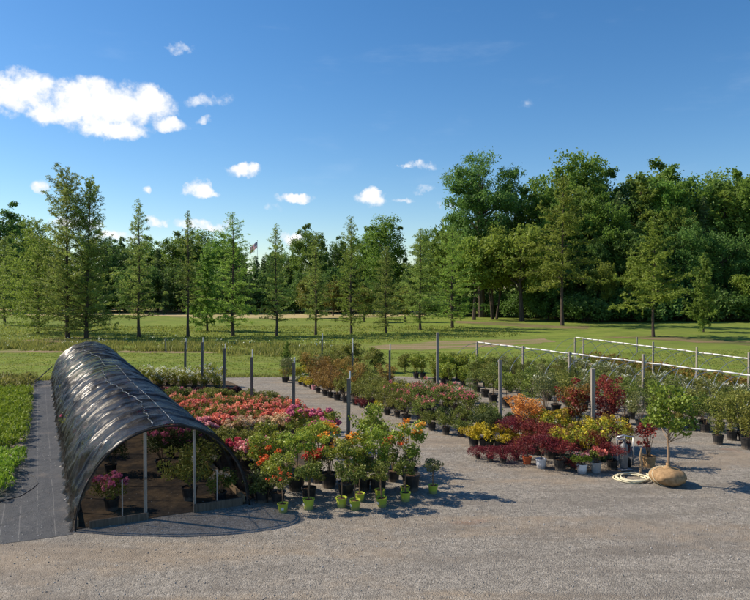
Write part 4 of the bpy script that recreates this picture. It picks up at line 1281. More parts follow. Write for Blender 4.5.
# hand truck, stake and hose coil
o = empty('hand_truck', at(627, 470), math.radians(12))
tag(o, 'grey steel hand truck standing behind the coiled hose', 'hand truck')
for sx in (-0.24, 0.02):
    mb = MB()
    mb.tube([(sx, 0.1, 0.12), (sx, 0.13, 0.55), (sx, 0.16, 0.95), (sx, 0.06, 1.0)], 0.028, 8)
    mb.build('upright', M['greysteel'], o, True)
for z in (0.3, 0.62, 0.9):
    mb = MB()
    mb.tube([(-0.24, 0.12, z), (0.02, 0.12, z)], 0.022, 6)
    mb.build('crossbar', M['greysteel'], o)
mb = MB()
mb.tube([(-0.28, 0.05, 0.98), (-0.11, 0.03, 1.03), (0.08, 0.05, 0.98), (0.3, 0.1, 0.95)], 0.024, 7)
mb.build('handle', M['greysteel'], o, True)
mb = MB()
mb.tube([(0.27, 0.12, 0.1), (0.29, 0.13, 0.5), (0.28, 0.12, 0.96)], 0.026, 7)
mb.build('side_rail', M['steel'], o, True)
mb = MB()
mb.box((-0.11, -0.06, 0.05), (0.36, 0.24, 0.02))
mb.build('toe_plate', M['greysteel'], o)
for sx in (-0.32, 0.14):
    mb = MB()
    R9 = Matrix.Rotation(PI / 2, 4, 'Y')
    w = MB()
    w.lathe([(0.08, -0.04), (0.15, -0.045), (0.165, -0.02), (0.165, 0.02), (0.15, 0.045), (0.08, 0.04)], 18)
    mb.add([(R9 @ Vector(v_)) + Vector((sx, 0.2, 0.166)) for v_ in w.v], w.f)
    wh = mb.build('wheel', M['rubber'], o, False)
    h_ = MB()
    w = MB()
    w.lathe([(0.07, -0.05), (0.07, 0.05)], 12)
    h_.add([(R9 @ Vector(v_)) + Vector((sx, 0.2, 0.166)) for v_ in w.v], w.f)
    h_.build('hub', M['greysteel'], wh)
mb = MB()
mb.lathe([(0.1, 0.0), (0.115, 0.04), (0.115, 0.62), (0.09, 0.7), (0.04, 0.74), (0.04, 0.84), (0.06, 0.86)], 14, (0, 0, 0.064))
cy_ = mb.build('gas_cylinder', plain('dull_metal', (0.16, 0.165, 0.17), 0.5, 0.4, 0.2), None, True)
cy_.location = at(627, 470) + Vector((-0.09, 0.0, 0.0))
tag(cy_, 'dull grey cylinder strapped on the steel hand truck', 'cylinder')
b = at(640.5, 473)
o = empty('wooden_stake', b)
tag(o, 'short crooked wooden stake rising from the coiled hose', 'stake')
mb = MB()
mb.tube([(0, 0, 0), (0.015, 0, 0.25), (-0.01, 0.01, 0.5), (0.02, 0, 0.72)], [0.034, 0.03, 0.027, 0.02], 7)
mb.tube([(-0.005, 0.005, 0.45), (0.05, 0, 0.56), (0.09, 0, 0.6)], [0.018, 0.014, 0.01], 6)
mb.build('stake_body', M['stakewood'], o)
C, R = crown(0.1, 0.14, 0.82, 5, 0, 0.06, 'ball')
P, T = clump_points(C, R, 70)
link('red_leaves', leaf_mesh('stake_leaves', P, 0.07, M['redmaple'], 0.5, 0.4, T), o)
mb = MB()
pts = []
for i in range(5 * 28 + 1):
    t = i / 28 * 2 * PI
    rr = 0.38 + 0.075 * math.sin(i * 0.19) + 0.04 * math.sin(i * 0.61)
    pts.append((rr * math.cos(t) * 1.12 + 0.03 * math.sin(i * .05), rr * math.sin(t) + 0.04 * math.cos(i * .07), 0.03 + 0.05 * (i / 140) + 0.02 * math.sin(i * 0.37)))
mb.tube(pts, 0.019, 6)
mb.tube([(0.42, -0.05, 0.05), (0.58, -0.12, 0.03), (0.66, -0.2, 0.03), (0.6, -0.28, 0.03)], 0.024, 6)
co = mb.build('hose_coil', M['rope'], None, True)
co.location = at(632, 479)
co.rotation_euler = (0, 0, 0.4)
tag(co, 'coil of cream hose lying on gravel beside the burlap ball', 'hose')

# ------------------------------------------------------------------ trees
TREES = {}


def limb(mb, a, b, r0, r1, sag=0.0, sides=5):
    a, b = Vector(a), Vector(b)
    m_ = (a + b) / 2 + Vector((float(rng.normal()) * 0.04, float(rng.normal()) * 0.04, -sag)) * (b - a).length
    mb.tube([a, m_, b], [r0, (r0 + r1) / 2, r1], sides, False)


def cypress(key, H, Lb, z0, nb, nl, ls, mat, lean=0.0, power=0.8, up=0.25, open_top=0.0, cs=0.2):
    """slim conifer: a straight trunk and feathery side branches that shorten upwards"""
    mb = MB()
    tr_pts = [(lean * (t ** 1.4) * H + 0.02 * H * math.sin(t * 4 + H) * t * (1 - t) + 0.08 * math.sin(t * 7) * (1 - t), 0.06 * math.sin(t * 9 + 1) * (1 - t), H * t) for t in np.linspace(0, 1, 12)]
    tr_r = [0.0105 * H * (1 - t) ** 0.9 * (1.35 if t == 0 else 1) + 0.012 for t in np.linspace(0, 1, 12)]
    mb.tube(tr_pts, tr_r, 8)
    P, A, T = [], [], []
    tot = 0
    items = []
    for i in range(nb):
        t = (i + rng.random()) / nb
        z = z0 + (H * 0.985 - z0) * t ** 0.95
        rel = (z - z0) / (H - z0)
        prof = (1 - rel) ** power * min(1.0, 0.75 + rel * 2.5)
        if open_top > .9: prof = float(np.interp(rel, (0, .3, .5, .72, .86, .95, 1), (.95, .92, .7, .78, .58, .3, .06)))
        elif open_top: prof = float(np.interp(rel, (0, .4, .7, .85, .95, 1), (.92, .92, .78, .55, .25, .06)))
        L = Lb * prof * rng.uniform(0.45, 1.18) + 0.12
        if open_top and rel > 0.5: L *= rng.uniform(0.6, 1.15)
        ang = i * 2.399 + rng.normal() * 0.5
        items.append((z, L, ang, rel))
        tot += L ** 1.35
    for z, L, ang, rel in items:
        k = z / H
        bx = lean * (k ** 1.4) * H
        el = up + 0.45 * rel + rng.normal() * 0.12 + (0.25 if open_top and rel > .5 else 0)
        d = Vector((math.cos(ang) * math.cos(el), math.sin(ang) * math.cos(el), math.sin(el)))
        a = Vector((bx, 0, z))
        e = a + d * L
        e.z -= 0.10 * L * (1 - rel)
        limb(mb, a, e, 0.006 * H * (1 - rel) * 0.45 + 0.012, 0.008, -0.04, 4)
        m_ = int(nl * L ** 1.35 / tot)
        # twiglets along the branch, sprays on the twiglets
        nt = max(3, int(L * 5))
        ti = rng.uniform(0.18, 1.04, nt)
        cen = np.array(a)[None] + np.array(d)[None] * (ti * L)[:, None]
        cen[:, 2] -= 0.10 * L * (1 - rel) * ti ** 2
        side = rng.normal(size=(nt, 3)) * np.array([1, 1, 0.42])
        side /= np.linalg.norm(side, axis=1, keepdims=True)
        tl = cs * L ** 0.6 * (1.15 - 0.6 * ti) * 1.6
        which = rng.integers(0, nt, m_)
        u = rng.random(m_)
        q = cen[which] + side[which] * (u * tl[which])[:, None] + rng.normal(size=(m_, 3)) * 0.07
        P.append(q)
        A.append(side[which] * 0.7 + np.array(d)[None] * 0.4 + np.array([0, 0, -0.15]))
        tone = rng.random()
        T.append(np.clip(0.4 * tone + 0.35 * rng.random(nt)[which] + 0.3 * rng.random(m_), 0, 1))
    P, A, T = np.concatenate(P), np.concatenate(A), np.concatenate(T)
    A /= np.linalg.norm(A, axis=1, keepdims=True)
    TREES[key] = (H, mb.mesh(key + '_trunk', M['bark']), leaf_mesh(key + '_crown', P, ls, M[mat], 0.34, 0.5, T, 0.4, A))


def broadleaf(key, H, rx, rz, zc, k, nl, ls, cr, mat, trunks=1, fork=0.3, shape='ball', low=-0.8, aspect=0.6, cm=None, flatten=0.75):
    C, R = crown(rx, rz, zc, k, 0, cr, shape, low)
    if cm is not None: C = cm(C)
    elif H > 15:
        kx = len(C) // 4
        out_ = unit(kx) * np.array([rx, rx, rz]) * rng.uniform(0.95, 1.16, (kx, 1)) + np.array([0, 0, zc])
        out_ = out_[out_[:, 2] > H * 0.25]
        C = np.concatenate([C, out_])
        R = np.concatenate([R, cr * rng.uniform(0.35, 0.6, len(out_))])
    P, T = [], []
    w = R ** 2
    idx = rng.choice(len(C), nl, p=w / w.sum())
    # leaves in smaller sprays on the clump's surface
    ns_ = len(C) * 9
    sc = np.repeat(np.arange(len(C)), 9)
    S = C[sc] + unit(ns_) * (R[sc] * (0.55 + 0.5 * rng.random(ns_)))[:, None] * np.array([1, 1, flatten])
    tone_c = rng.random(len(C))
    tone = 0.6 * tone_c[sc] + 0.4 * rng.random(ns_)
    j = rng.integers(0, ns_, nl)
    P = S[j] + rng.normal(size=(nl, 3)) * (R[sc[j]] * 0.24)[:, None]
    T = np.clip(0.65 * tone[j] + 0.35 * rng.random(nl), 0, 1)
    keep = P[:, 2] > 0.15
    P, T = P[keep], T[keep]
    mb = MB()
    zf = H * fork
    for q in range(trunks):
        a = q * 2.2
        b = Vector((0.35 * math.cos(a) * (trunks > 1), 0.35 * math.sin(a) * (trunks > 1), 0))
        top = Vector((b.x * (5 if trunks > 1 else 1) + float(rng.normal()) * 0.02 * H, b.y * 4 + float(rng.normal()) * 0.02 * H, zc + rz * 0.35))
        mid = b.lerp(top, 0.5) + Vector((float(rng.normal()) * 0.015 * H, float(rng.normal()) * 0.015 * H, 0))
        r0 = 0.02 * H / math.sqrt(trunks)
        mb.tube([b, b.lerp(mid, .5) + Vector((float(rng.normal()) * .05, 0, 0)), mid, top], [r0 * 1.3, r0, r0 * .75, r0 * .2], 8)
        for i in rng.choice(len(C), min(len(C), 22 // trunks), False):
            c = Vector(C[i])
            z_ = min(max(zf, c.z - 0.55 * math.hypot(c.x, c.y) - 0.08 * H), top.z * 0.95)
            s_ = b.lerp(mid, z_ / mid.z) if z_ < mid.z else mid.lerp(top, (z_ - mid.z) / max(0.01, top.z - mid.z))
            limb(mb, s_, c, r0 * 0.42, r0 * 0.08, 0.05)
    TREES[key] = (H, mb.mesh(key + '_trunk', M['bark']), leaf_mesh(key + '_crown', P, ls, M[mat], aspect, 0.5, T))


cypress('cyp_open', 19, 5.4, 0.8, 150, 38000, 0.2, 'cypress', 0.0, 0.62, 0.22, 1.0, 0.24)
cypress('cyp_lean', 18, 4.4, 0.7, 150, 34000, 0.2, 'cypress', 0.04, 0.55, 0.2, 0.55, 0.24)
cypress('cyp_wide', 14, 7.2, 0.5, 150, 38000, 0.2, 'cypress_l', 0.0, 0.55, 0.3, 0, 0.26)
cypress('cyp_slim', 15, 3.2, 1.9, 130, 14500, 0.17, 'cypress', 0.0, 0.65, 0.1, 0, 0.2)
cypress('cyp_slim_pale', 14, 3.7, 1.1, 130, 16500, 0.17, 'cypress_l', 0.0, 0.6, 0.12, 0, 0.2)
cypress('cyp_bare', 14, 2.1, 3.2, 100, 7500, 0.19, 'cypress', 0.0, 0.75, 0.05, 0, 0.17)
cypress('cyp_full', 13, 3.8, 1.0, 140, 18000, 0.18, 'cypress', 0.0, 0.7, 0.08, 0, 0.22)
cypress('layered', 14, 5.6, 3.2, 56, 16000, 0.3, 'leafbrown', 0.0, 0.75, 0.12, 0, 0.34)
cypress('tall_layered', 19, 6.6, 5.0, 74, 18000, 0.3, 'leafbrown', 0.0, 0.7, 0.05, 0, 0.34)
cypress('small_cone', 5, 1.0, 0.3, 90, 4000, 0.2, 'pine', 0.0, 0.8, 0.3, 0, 0.2)
cypress('dark_conifer', 14, 3.6, 1.0, 130, 12000, 0.36, 'pine', 0.0, 0.8, 0.1, 0, 0.28)


def pine_map(C):
    # clumps drawn to a few flat tiers, gaps between
    C = C.copy()
    C[:, 2] = np.round(C[:, 2] / 2.1) * 2.1 + rng.normal(size=len(C)) * 0.35
    return C


broadleaf('pine', 24, 6.0, 6.6, 17.2, 84, 26000, 0.37, 1.35, 'leafdark', 1, 0.45, 'ball', -0.9, 0.42, pine_map, 0.6)
broadleaf('oak_dark', 22, 6.6, 8.5, 13.0, 100, 21000, 0.43, 1.75, 'leafdark', 1, 0.2, 'ball', -0.95)
broadleaf('oak_mid', 22, 6.2, 8.8, 12.8, 100, 21000, 0.43, 1.7, 'leafmid', 1, 0.2, 'ball', -0.95)
broadleaf('oak_pale', 20, 5.4, 8.0, 11.8, 90, 19500, 0.39, 1.6, 'leafpale', 1, 0.2, 'ball', -0.95)
broadleaf('poplar', 22, 4.2, 9.0, 12.8, 85, 18750, 0.39, 1.45, 'leafmid', 1, 0.18, 'ball', -0.97)
broadleaf('oak_low', 11, 5.0, 4.6, 6.0, 80, 11000, 0.42, 1.25, 'leafdark', 1, 0.12, 'ball', -1.0)
broadleaf('brown_tree', 13, 4.6, 4.2, 8.2, 66, 10500, 0.38, 1.2, 'leafbrown', 3, 0.25, 'ball', -0.85)
broadleaf('brown_single', 12, 4.0, 3.9, 7.8, 56, 9000, 0.38, 1.15, 'leafbrown', 1, 0.25, 'ball', -0.85)
cypress('young_pale', 9, 3.4, 0.5, 70, 11000, 0.26, 'leafpale', 0.0, 0.75, 0.55, 0, 0.3)
broadleaf('yellowish_sapling', 6, 2.0, 2.4, 3.3, 34, 4200, 0.26, 0.65, 'olive', 1, 0.15, 'ball', -0.95)
broadleaf('thicket', 5, 4.6, 2.2, 2.0, 60, 7500, 0.36, 1.0, 'leafdark', 3, 0.08, 'ball', -0.6)


def tree(name, key, px, base, top, label, w=1.0, group=None, y=None, cat='tree'):
    b = at(px, base) if y is None else Vector((at_depth(px, 300, y).x, y, 0))
    H = at_depth(px, top, b.y).z
    H0, tm, cm_ = TREES[key]
    s = H / H0
    o = empty(name, b, float(rng.random() * 2 * PI) if key not in ('cyp_lean',) else 0.0, (s * w, s * w, s))
    tag(o, label, cat, group)
    link('trunk', tm, o)
    link('crown', cm_, o)
    return o


# the row of slim conifers behind the lawn
for (nm, key, px, base, top, w, lab) in (
        ('cypress_tree', 'cyp_open', 68, 338.5, 170, 1.0, 'tallest feathery cypress with open spreading upper branches'),
        ('cypress_tree', 'cyp_lean', 86, 338.5, 178, .95, 'tall leaning cypress next to the tallest one'),
        ('cypress_tree', 'cyp_wide', 38, 333, 221, 1.0, 'broad pale feathery cypress filling the gap beside the tallest one'),
        ('cypress_tree', 'cyp_slim', 139, 337, 198, .92, 'slim dark cypress with pointed top beyond the tunnel'),
        ('cypress_tree', 'cyp_bare', 188.5, 337, 210, .95, 'thinnest cypress with long bare trunk'),
        ('cypress_tree', 'cyp_slim_pale', 233, 336, 212, 1.05, 'slim cypress beside the flag with low spreading skirt'),
        ('cypress_tree', 'cyp_slim', 276.5, 336, 223, 1.0, 'slim pointed cypress just beyond the flag'),
        ('cypress_tree', 'cyp_slim', 316, 335, 231, .95, 'dark slim cypress standing before the round dark oak'),
        ('cypress_tree', 'cyp_slim_pale', 351, 334, 216, .85, 'slim cypress with thin airy top before the poplar'),
        ('cypress_tree', 'cyp_full', 386, 333, 246, .9, 'shorter brownish cypress in front of the poplar'),
        ('cypress_tree', 'cyp_full', 420.5, 330, 228, 1.0, 'full conical cypress beside the brownish trees'),
        ('cypress_tree', 'cyp_slim_pale', 452, 328, 226, 1.15, 'pale cypress at the end of the row near brownish trees'),
        ('broadleaf_tree', 'young_pale', 207, 331, 248, 1.0, 'pale green bushy tree between the thinnest cypress and its neighbour'),
        ('cypress_tree', 'cyp_full', 5, 325, 236, 1.1, 'green conifer cut by the edge beside the pale cypress'),
        ('broadleaf_tree', 'brown_single', 474, 320, 236, .9, 'smaller brownish tree at the start of the leaning group'),
        ('broadleaf_tree', 'brown_tree', 494, 319.5, 226, 1.0, 'brownish tree with several leaning trunks'),
        ('broadleaf_tree', 'brown_single', 522, 321, 224, 1.05, 'brownish tree with one leaning trunk beside the bare trunked pine'),
        ('conifer_tree', 'tall_layered', 562.5, 325.5, 176, 1.0, 'tall layered conifer with bare lower trunk'),
        ('conifer_tree', 'layered', 653.5, 337, 217, 1.0, 'conifer with horizontal layered branches on the open lawn'),
        ('broadleaf_tree', 'young_pale', 703, 332, 254, .85, 'pale young tree branched to the ground near the layered conifer'),
        ('broadleaf_tree', 'brown_single', 757, 322, 268, 1.1, 'drooping brownish tree at the lawn edge beyond the far frame'),
        ('conifer_tree', 'small_cone', 166, 314, 278, 1.1, 'small dark cone shaped evergreen on the hay field'),
        ('broadleaf_tree', 'yellowish_sapling', 310, 318, 272, .9, 'yellowish sapling behind the dark slim cypress'),
        ('broadleaf_tree', 'yellowish_sapling', 333, 316, 278, .9, 'yellowish sapling between two cypresses'),
        ('broadleaf_tree', 'yellowish_sapling', 364, 322, 284, 1.1, 'yellowish sapling beside the airy topped cypress'),
        ('broadleaf_tree', 'yellowish_sapling', 405, 322, 284, 1.0, 'yellowish sapling before the full conical cypress'),
        ('conifer_tree', 'small_cone', 250.5, 314, 272, .8, 'narrow cone evergreen below the flag')):
    tree(nm, key, px, base, top, lab, w)

# the wood behind
wood = [  # name, kind, px, depth, top, w
    ('oak_dark', -4, 150, 205, 1.15, 'round dark oak towering at the frame edge behind pale cypress'), ('oak_mid', 22, 165, 232, 1.0, None), ('oak_pale', 46, 170, 238, 1.0, None), ('oak_dark', 106, 150, 234, 1.0, None), ('oak_dark', 124, 160, 242, 1.0, None), ('oak_mid', 146, 170, 240, 1.0, None), ('dark_conifer', 158, 150, 248, 1.1, None),
    ('oak_mid', 176, 165, 236, 1.0, None), ('oak_pale', 200, 172, 231, 1.15, None), ('oak_mid', 222, 165, 238, 1.0, None), ('dark_conifer', 244, 150, 258, 1.1, None), ('dark_conifer', 264, 160, 256, 1.2, None), ('dark_conifer', 256, 155, 255.5, 1.3, None), ('dark_conifer', 272, 156, 258, 1.2, None), ('oak_dark', 282, 168, 248, 1.0, None), ('oak_mid', 232, 172, 246, .8, None), ('dark_conifer', 288, 150, 258, 1.1, None), ('oak_low', 140, 140, 262, 1.0, None), ('oak_low', 182, 142, 262, 1.0, None), ('oak_low', 225, 140, 266, 1.0, None),
    ('oak_mid', 309, 150, 229, .85, 'round headed oak between two slim cypresses'), ('oak_dark', 334, 160, 238, .9, None), ('oak_low', 275, 150, 268, 1.0, None), ('oak_low', 345, 145, 262, 1.0, None), ('poplar', 385, 140, 217, 1.05, 'tall dark poplar above the middle of the row'), ('oak_mid', 366, 150, 232, .85, None), ('oak_dark', 412, 165, 262, 1.0, None),
    ('oak_low', 312, 140, 268, 1.0, None), ('oak_low', 384, 138, 270, .9, None), ('poplar', 428, 135, 230, .9, None), ('oak_pale', 444, 128, 232, .9, None), ('pine', 482, 122, 157, 1.05, 'tall tiered pine rising above the brownish trees'), ('oak_mid', 460, 135, 236, .9, None), ('oak_dark', 500, 132, 214, .8, None), ('oak_dark', 522, 128, 186, .8, 'dark oak close beside the tall tiered pine'), ('poplar', 541, 124, 178, .9, None),
    ('poplar', 571, 128, 155, .95, 'tallest poplar behind the layered conifer'), ('poplar', 592, 130, 159, .8, None), ('oak_mid', 557, 116, 206, .8, None), ('oak_mid', 606, 116, 200, .85, None), ('oak_dark', 627, 126, 174, .95, None), ('oak_mid', 652, 130, 169, .95, None), ('oak_mid', 672, 124, 174, .9, None), ('oak_dark', 692, 126, 180, .95, None), ('oak_pale', 712, 132, 176, 1.0, None), ('oak_mid', 734, 124, 178, .95, None), ('oak_dark', 754, 126, 173, .95, None), ('oak_mid', 780, 124, 178, 1.0, None), ('oak_dark', 810, 128, 180, 1.0, None),
    ('oak_dark', 634, 112, 226, .85, None), ('oak_dark', 682, 112, 222, .9, None), ('oak_dark', 724, 112, 226, .9, None), ('oak_dark', 590, 112, 238, .75, None), ('oak_low', 548, 110, 262, .9, None), ('oak_low', 580, 110, 264, .9, None), ('oak_dark', 765, 112, 232, .9, None),
    ('tall_layered', 640, 122, 176, 1.1, 'ragged layered conifer among the round crowned oaks'), ('layered', 724, 120, 190, 1.2, 'ragged conifer poking out near the end of the tall wood'), ('poplar', 664, 121, 184, .8, None), ('poplar', 745, 120, 182, .8, None), ('dark_conifer', 618, 118, 190, .8, None), ('dark_conifer', 703, 118, 196, .85, None), ('oak_pale', 580, 119, 188, .7, None), ('oak_pale', 676, 117, 208, .7, None), ('brown_single', 640, 106, 258, .8, 'pale brownish tree at the foot of the tall wood'), ('brown_single', 602, 106, 262, .8, 'pale brownish tree beside the layered conifer on the lawn'),
    ('oak_mid', -40, 150, 225, 1.1, None), ('oak_dark', -90, 145, 215, 1.1, None), ('oak_mid', -150, 150, 215, 1.2, None), ('oak_mid', 850, 124, 180, 1.0, None), ('oak_dark', 900, 124, 178, 1.0, None)]
names_ = {'oak_dark': ('oak_tree', 'dark round crowned oak'), 'oak_mid': ('oak_tree', 'mid green round crowned oak'), 'oak_pale': ('oak_tree', 'pale green oak'), 'dark_conifer': ('conifer_tree', 'dark dense conifer'), 'oak_low': ('oak_tree', 'low dark bushy oak'), 'poplar': ('poplar_tree', 'upright green poplar'), 'pine': ('pine_tree', 'tiered pine'), 'tall_layered': ('conifer_tree', ''), 'layered': ('conifer_tree', ''), 'brown_single': ('broadleaf_tree', '')}
cnt = {}
for key, px, y, top, w, lab in sorted(wood, key=lambda t: t[1]):
    nm, look = names_[key]
    where = 'in the wood behind the cypress row' if px < 455 else 'in the tall wood behind the lawn'
    kk = (key, px < 455)
    if lab is None:
        cnt[kk] = cnt.get(kk, 0) + 1
        lab = f'{look}, {ORD[cnt[kk]]} {"from the pale cypress behind the row" if px < 455 else "from the tiered pine in the tall wood"}'
    tree(nm, key, px, 0, top, lab, w, None, y)
# undergrowth at the foot of the tall wood
i = 0
for px, y, top in ((478, 126, 292), (505, 124, 290), (535, 118, 288), (565, 112, 286), (598, 110, 282), (625, 108, 284), (655, 109, 280), (690, 109, 284), (722, 108, 282), (752, 108, 284), (785, 108, 284), (585, 104, 292), (640, 106, 290), (440, 128, 290), (410, 140, 288)):
    i += 1
    tree('thicket_bush', 'thicket', px, 0, top, f'dark thicket bush below the tall wood, {ORD[i]} along its edge', 1.0, None, y, 'bush')
for px, y, top in ((20, 150, 282), (60, 150, 284), (100, 148, 282), (120, 150, 284), (196, 150, 284), (215, 150, 282), (240, 148, 284), (268, 148, 284), (300, 146, 284), (345, 146, 284)):
    i += 1
    tree('thicket_bush', 'thicket', px, 0, top, f'dark thicket bush behind the hay field, {ORD[i - 15]} along its edge', 1.4, None, y, 'bush')
# closed mass of wood farther off, seen only through gaps
C = []
for i in range(760):
    px = rng.uniform(-260, 1000)
    y = rng.uniform(170, 215) if px < 440 else rng.uniform(138, 165)
    hmax = 15 if px < 440 else 22
    C.append((at_depth(px, 300, y).x, y, rng.uniform(0.5, hmax * 0.85)))
C = np.array(C)
P, T = clump_points(C, 3.2 * (0.7 + 0.6 * rng.random(len(C))), 46000)
P[:, 2] = np.maximum(P[:, 2], 0.2)
o = link('far_wood', leaf_mesh('far_wood', P, 1.15, M['leafdark'], 0.7, 0.4, T))
tag(o, 'continuous dark wood showing through gaps between the trees', 'wood', kind='stuff')

# free shrubs at the back of the yard
for (key, px, base, top, lab, w) in (('young_pale', 287, 374, 341, 'leafy sapling at the back corner of the gravel', .85), ('yellowish_sapling', 352, 371, 340, 'broad green bush behind the copper spirea', 1.15), ('yellowish_sapling', 375, 372, 346, 'green bush beside the slim pipe topped post', 1.15), ('yellowish_sapling', 304, 372, 352, 'loose green bush behind golden spirea', 1.2), ('yellowish_sapling', 330, 374, 350, 'loose green bush behind the copper spirea', 1.2), ('yellowish_sapling', 405, 372, 352, 'olive bush behind the grey post', 1.2)):
    tree('garden_bush', key, px, base, top, lab, w, None, None, 'bush')

# flag on its pole far beyond the trees
fb = Vector((at_depth(257.5, 300, 185).x, 185, 0))
ztop = at_depth(252, 242, 185).z
o = empty('flag_pole', fb)
tag(o, 'tall thin flag pole rising behind the dark conifers', 'flag pole')
mb = MB()
mb.tube([(0, 0, 0), (0, 0, ztop + 0.3)], [0.09, 0.045], 8)
mb.build('pole', M['steel'], o)
mb = MB()
mb.lathe([(0.02, -0.1), (0.1, -0.04), (0.1, 0.04), (0.02, 0.1)], 8, (0, 0, ztop + 0.38))
mb.build('finial', M['gold'], o)
fm = N('flag_cloth')
at_ = fm.n('ShaderNodeUVMap', uv_map='flag').outputs[0]
sx = fm.n('ShaderNodeSeparateXYZ', {0: at_})
stripe = fm.math('LESS_THAN', fm.math('FRACT', fm.math('MULTIPLY', sx.outputs[1], 6.5)), 0.5)
c = fm.mix(stripe, (0.75, 0.74, 0.72), (0.5, 0.02, 0.04))
can = fm.math('MULTIPLY', fm.math('LESS_THAN', sx.outputs[0], 0.4), fm.math('GREATER_THAN', sx.outputs[1], 6 / 13))
stx = fm.math('FRACT', fm.math('MULTIPLY', sx.outputs[0], 15.0))
sty = fm.math('FRACT', fm.math('MULTIPLY', fm.math('SUBTRACT', sx.outputs[1], 6 / 13), 16.7))
dd = fm.math('ADD', fm.math('POWER', fm.math('SUBTRACT', stx, 0.5), 2.0), fm.math('POWER', fm.math('SUBTRACT', sty, 0.5), 2.0))
c = fm.mix(can, c, fm.mix(fm.math('LESS_THAN', dd, 0.06), (0.02, 0.03, 0.14), (0.75, 0.74, 0.72)))
fmat = fm.out(fm.n('ShaderNodeMixShader', {0: 0.45, 1: fm.principled(c, 0.8, 0.1), 2: fm.n('ShaderNodeBsdfTranslucent', {'Color': c}).outputs[0]}).outputs[0])
vs, fs, uv = [], [], []
nx, nz = 14, 9
FW, FH = 2.7, 1.75
for i in range(nx + 1):
    for j in range(nz + 1):
        u, v = i / nx, j / nz
        vs.append((-0.06 - FW * u * 0.72, 0.22 * math.sin(u * 8) * u, ztop - FH + FH * v - 1.5 * u ** 1.1 + 0.12 * math.sin(u * 7)))
        uv.append((u, v))
for i in range(nx):
    for j in range(nz):
        b = i * (nz + 1) + j
        fs.append((b, b + nz + 1, b + nz + 2, b + 1))
me = bpy.data.meshes.new('flag')
me.from_pydata(vs, [], fs)
ul = me.uv_layers.new(name='flag')
for l in me.loops: ul.data[l.index].uv = uv[l.vertex_index]
me.materials.append(fmat)
fl = link('flag', me, o)

# ------------------------------------------------------------------ sun, sky, clouds
SH = Vector((1.2, -0.36, -1.0))          # way the light travels
sun_el = math.atan2(1.0, math.hypot(SH.x, SH.y))
sun_az = math.atan2(-SH.x, -SH.y)        # from +Y towards +X
ld = bpy.data.lights.new('sun', 'SUN')
ld.energy = 4.9
ld.angle = math.radians(0.53)
ld.color = (1.0, 0.88, 0.72)
sun = bpy.data.objects.new('sun', ld)
COL.objects.link(sun)
sun.rotation_euler = SH.to_track_quat('-Z', 'Y').to_euler()
sun.location = (-60, 20, 60)

W = N('World', True)
scene.world = W.m
skyt = W.n('ShaderNodeTexSky', sky_type='NISHITA')
skyt.sun_disc = False
skyt.sun_elevation = sun_el
skyt.sun_rotation = sun_az
skyt.air_density = 1.0
skyt.dust_density = 0.2
skyt.ozone_density = 3.0
dirv = W.n('ShaderNodeTexCoord').outputs['Generated']
nv = W.n('ShaderNodeVectorMath', {0: dirv}, operation='NORMALIZE').outputs[0]
wn = W.n('ShaderNodeTexNoise', {'Vector': nv, 'Scale': 26.0, 'Detail': 5.0, 'Roughness': 0.6})
warp = W.n('ShaderNodeVectorMath', {0: W.n('ShaderNodeVectorMath', {0: wn.outputs['Color'], 1: (0.5, 0.5, 0.5)}, operation='SUBTRACT').outputs[0], 'Scale': 0.04}, operation='SCALE').outputs[0]
wv = W.n('ShaderNodeVectorMath', {0: nv, 1: warp}, operation='ADD').outputs[0]
xyz = W.n('ShaderNodeSeparateXYZ', {0: wv})
azn = W.math('ARCTAN2', xyz.outputs[0], xyz.outputs[1])
eln = W.math('ARCSINE', xyz.outputs[2])
CLOUDS = [  # centre, half axes (picture units), weight
    (28, 86, 34, 22, 1), (10, 96, 26, 14, .9), (85, 104, 52, 30, 1), (118, 106, 52, 30, 1), (100, 92, 24, 18, .9), (148, 104, 32, 20, 1), (62, 112, 40, 16, 1), (110, 128, 48, 13, 1),
    (168, 124, 24, 9, .75), (200, 101, 18, 8, .34), (222, 97, 13, 9, .34), (203, 118, 12, 5, .5), (0, 108, 20, 8, .6),
    (181, 48, 16, 7, .55), (197, 189, 17, 10, 1), (213, 192, 10, 4, .6), (243, 170, 22, 8, 1), (295, 197, 24, 7, .95), (371, 198, 22, 8, 1), (400, 199, 18, 4, .6), (424, 165, 18, 7, .85), (408, 166, 8, 3, .6),
    (148, 191, 8, 5, .75), (157, 221, 14, 6, .95), (205, 226, 32, 7, .7), (228, 222, 12, 6, .6), (293, 238, 18, 8, .85), (42, 187, 13, 8, .65), (525, 101, 18, 5, .13), (75, 222, 30, 12, .8), (118, 236, 24, 8, .8), (448, 205, 14, 6, .6), (425, 190, 20, 5, .45), (277, 208, 14, 6, .35), (10, 226, 30, 6, .4),
    (-160, 150, 70, 20, .9), (-260, 90, 80, 24, 1), (900, 160, 60, 14, .8), (1050, 110, 90, 20, .8)]
field = None
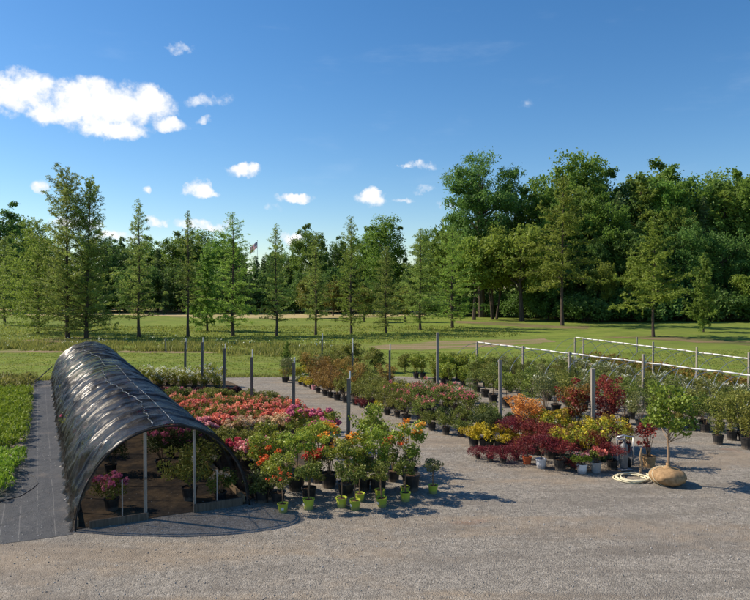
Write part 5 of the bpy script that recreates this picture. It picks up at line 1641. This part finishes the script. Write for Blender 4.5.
for (px, py, rx, ry, w) in CLOUDS:
    d = ray(px, py).normalized()
    a0, e0 = math.atan2(d.x, d.y), math.asin(d.z)
    cs = math.cos(e0)
    da = W.math('DIVIDE', W.math('SUBTRACT', azn, a0), rx / F * d.y / cs / cs if abs(px - CX) < 500 else rx / F)
    de = W.math('DIVIDE', W.math('SUBTRACT', eln, e0), ry / F * max(0.5, d.y))
    r2 = W.math('ADD', W.math('MULTIPLY', da, da), W.math('MULTIPLY', de, de))
    v = W.math('MULTIPLY', W.math('SUBTRACT', 1.0, r2, clamp=True), w)
    field = v if field is None else W.math('MAXIMUM', field, v)
n1 = W.noise(34.0, 8, 0.62, nv)
n2 = W.noise(90.0, 5, 0.6, nv)
puff = W.math('ADD', W.math('MULTIPLY', n1, 0.75), W.math('MULTIPLY', n2, 0.25))
dens = W.math('ADD', field, W.math('MULTIPLY', W.math('SUBTRACT', puff, 0.5), 2.6))
present = W.smooth(field, 0.0, 0.25)
mask = W.math('MULTIPLY', W.smooth(dens, 0.05, 0.95), present)
shade = W.smooth(W.math('ADD', W.math('MULTIPLY', n1, 0.9), W.math('MULTIPLY', field, 0.4)), 0.4, 0.85)
SKY_S = 0.094
cloudc = W.mix(shade, (5.6, 6.4, 7.6), (8.6, 8.6, 8.6))
# faint high veil
veil = W.noise(5.0, 6, 0.6, W.n('ShaderNodeMapping', {'Vector': nv, 'Scale': (1, 1, 4)}).outputs[0])
skyc = W.n('ShaderNodeHueSaturation', {'Hue': 0.502, 'Saturation': 1.28, 'Value': 1.1, 'Color': skyt.outputs[0]}).outputs[0]
skyc = W.mix(W.math('MULTIPLY', W.smooth(veil, 0.56, 0.8), 0.07), skyc, (8.0, 8.8, 9.6))
col = W.mix(mask, skyc, cloudc)
bg = W.n('ShaderNodeBackground', {'Color': col, 'Strength': SKY_S}).outputs[0]
W.n('ShaderNodeOutputWorld', {'Surface': bg})

# ------------------------------------------------------------------ render settings
vs_ = scene.view_settings
vs_.view_transform = 'Standard'
vs_.look = 'None'
vs_.exposure = 0.42
vs_.gamma = 1.0
vs_.use_curve_mapping = False
cy = scene.cycles
cy.max_bounces = 6
cy.diffuse_bounces = 3
cy.glossy_bounces = 2
cy.transmission_bounces = 4
cy.transparent_max_bounces = 8
cy.caustics_reflective = False
cy.caustics_refractive = False
cy.use_denoising = True
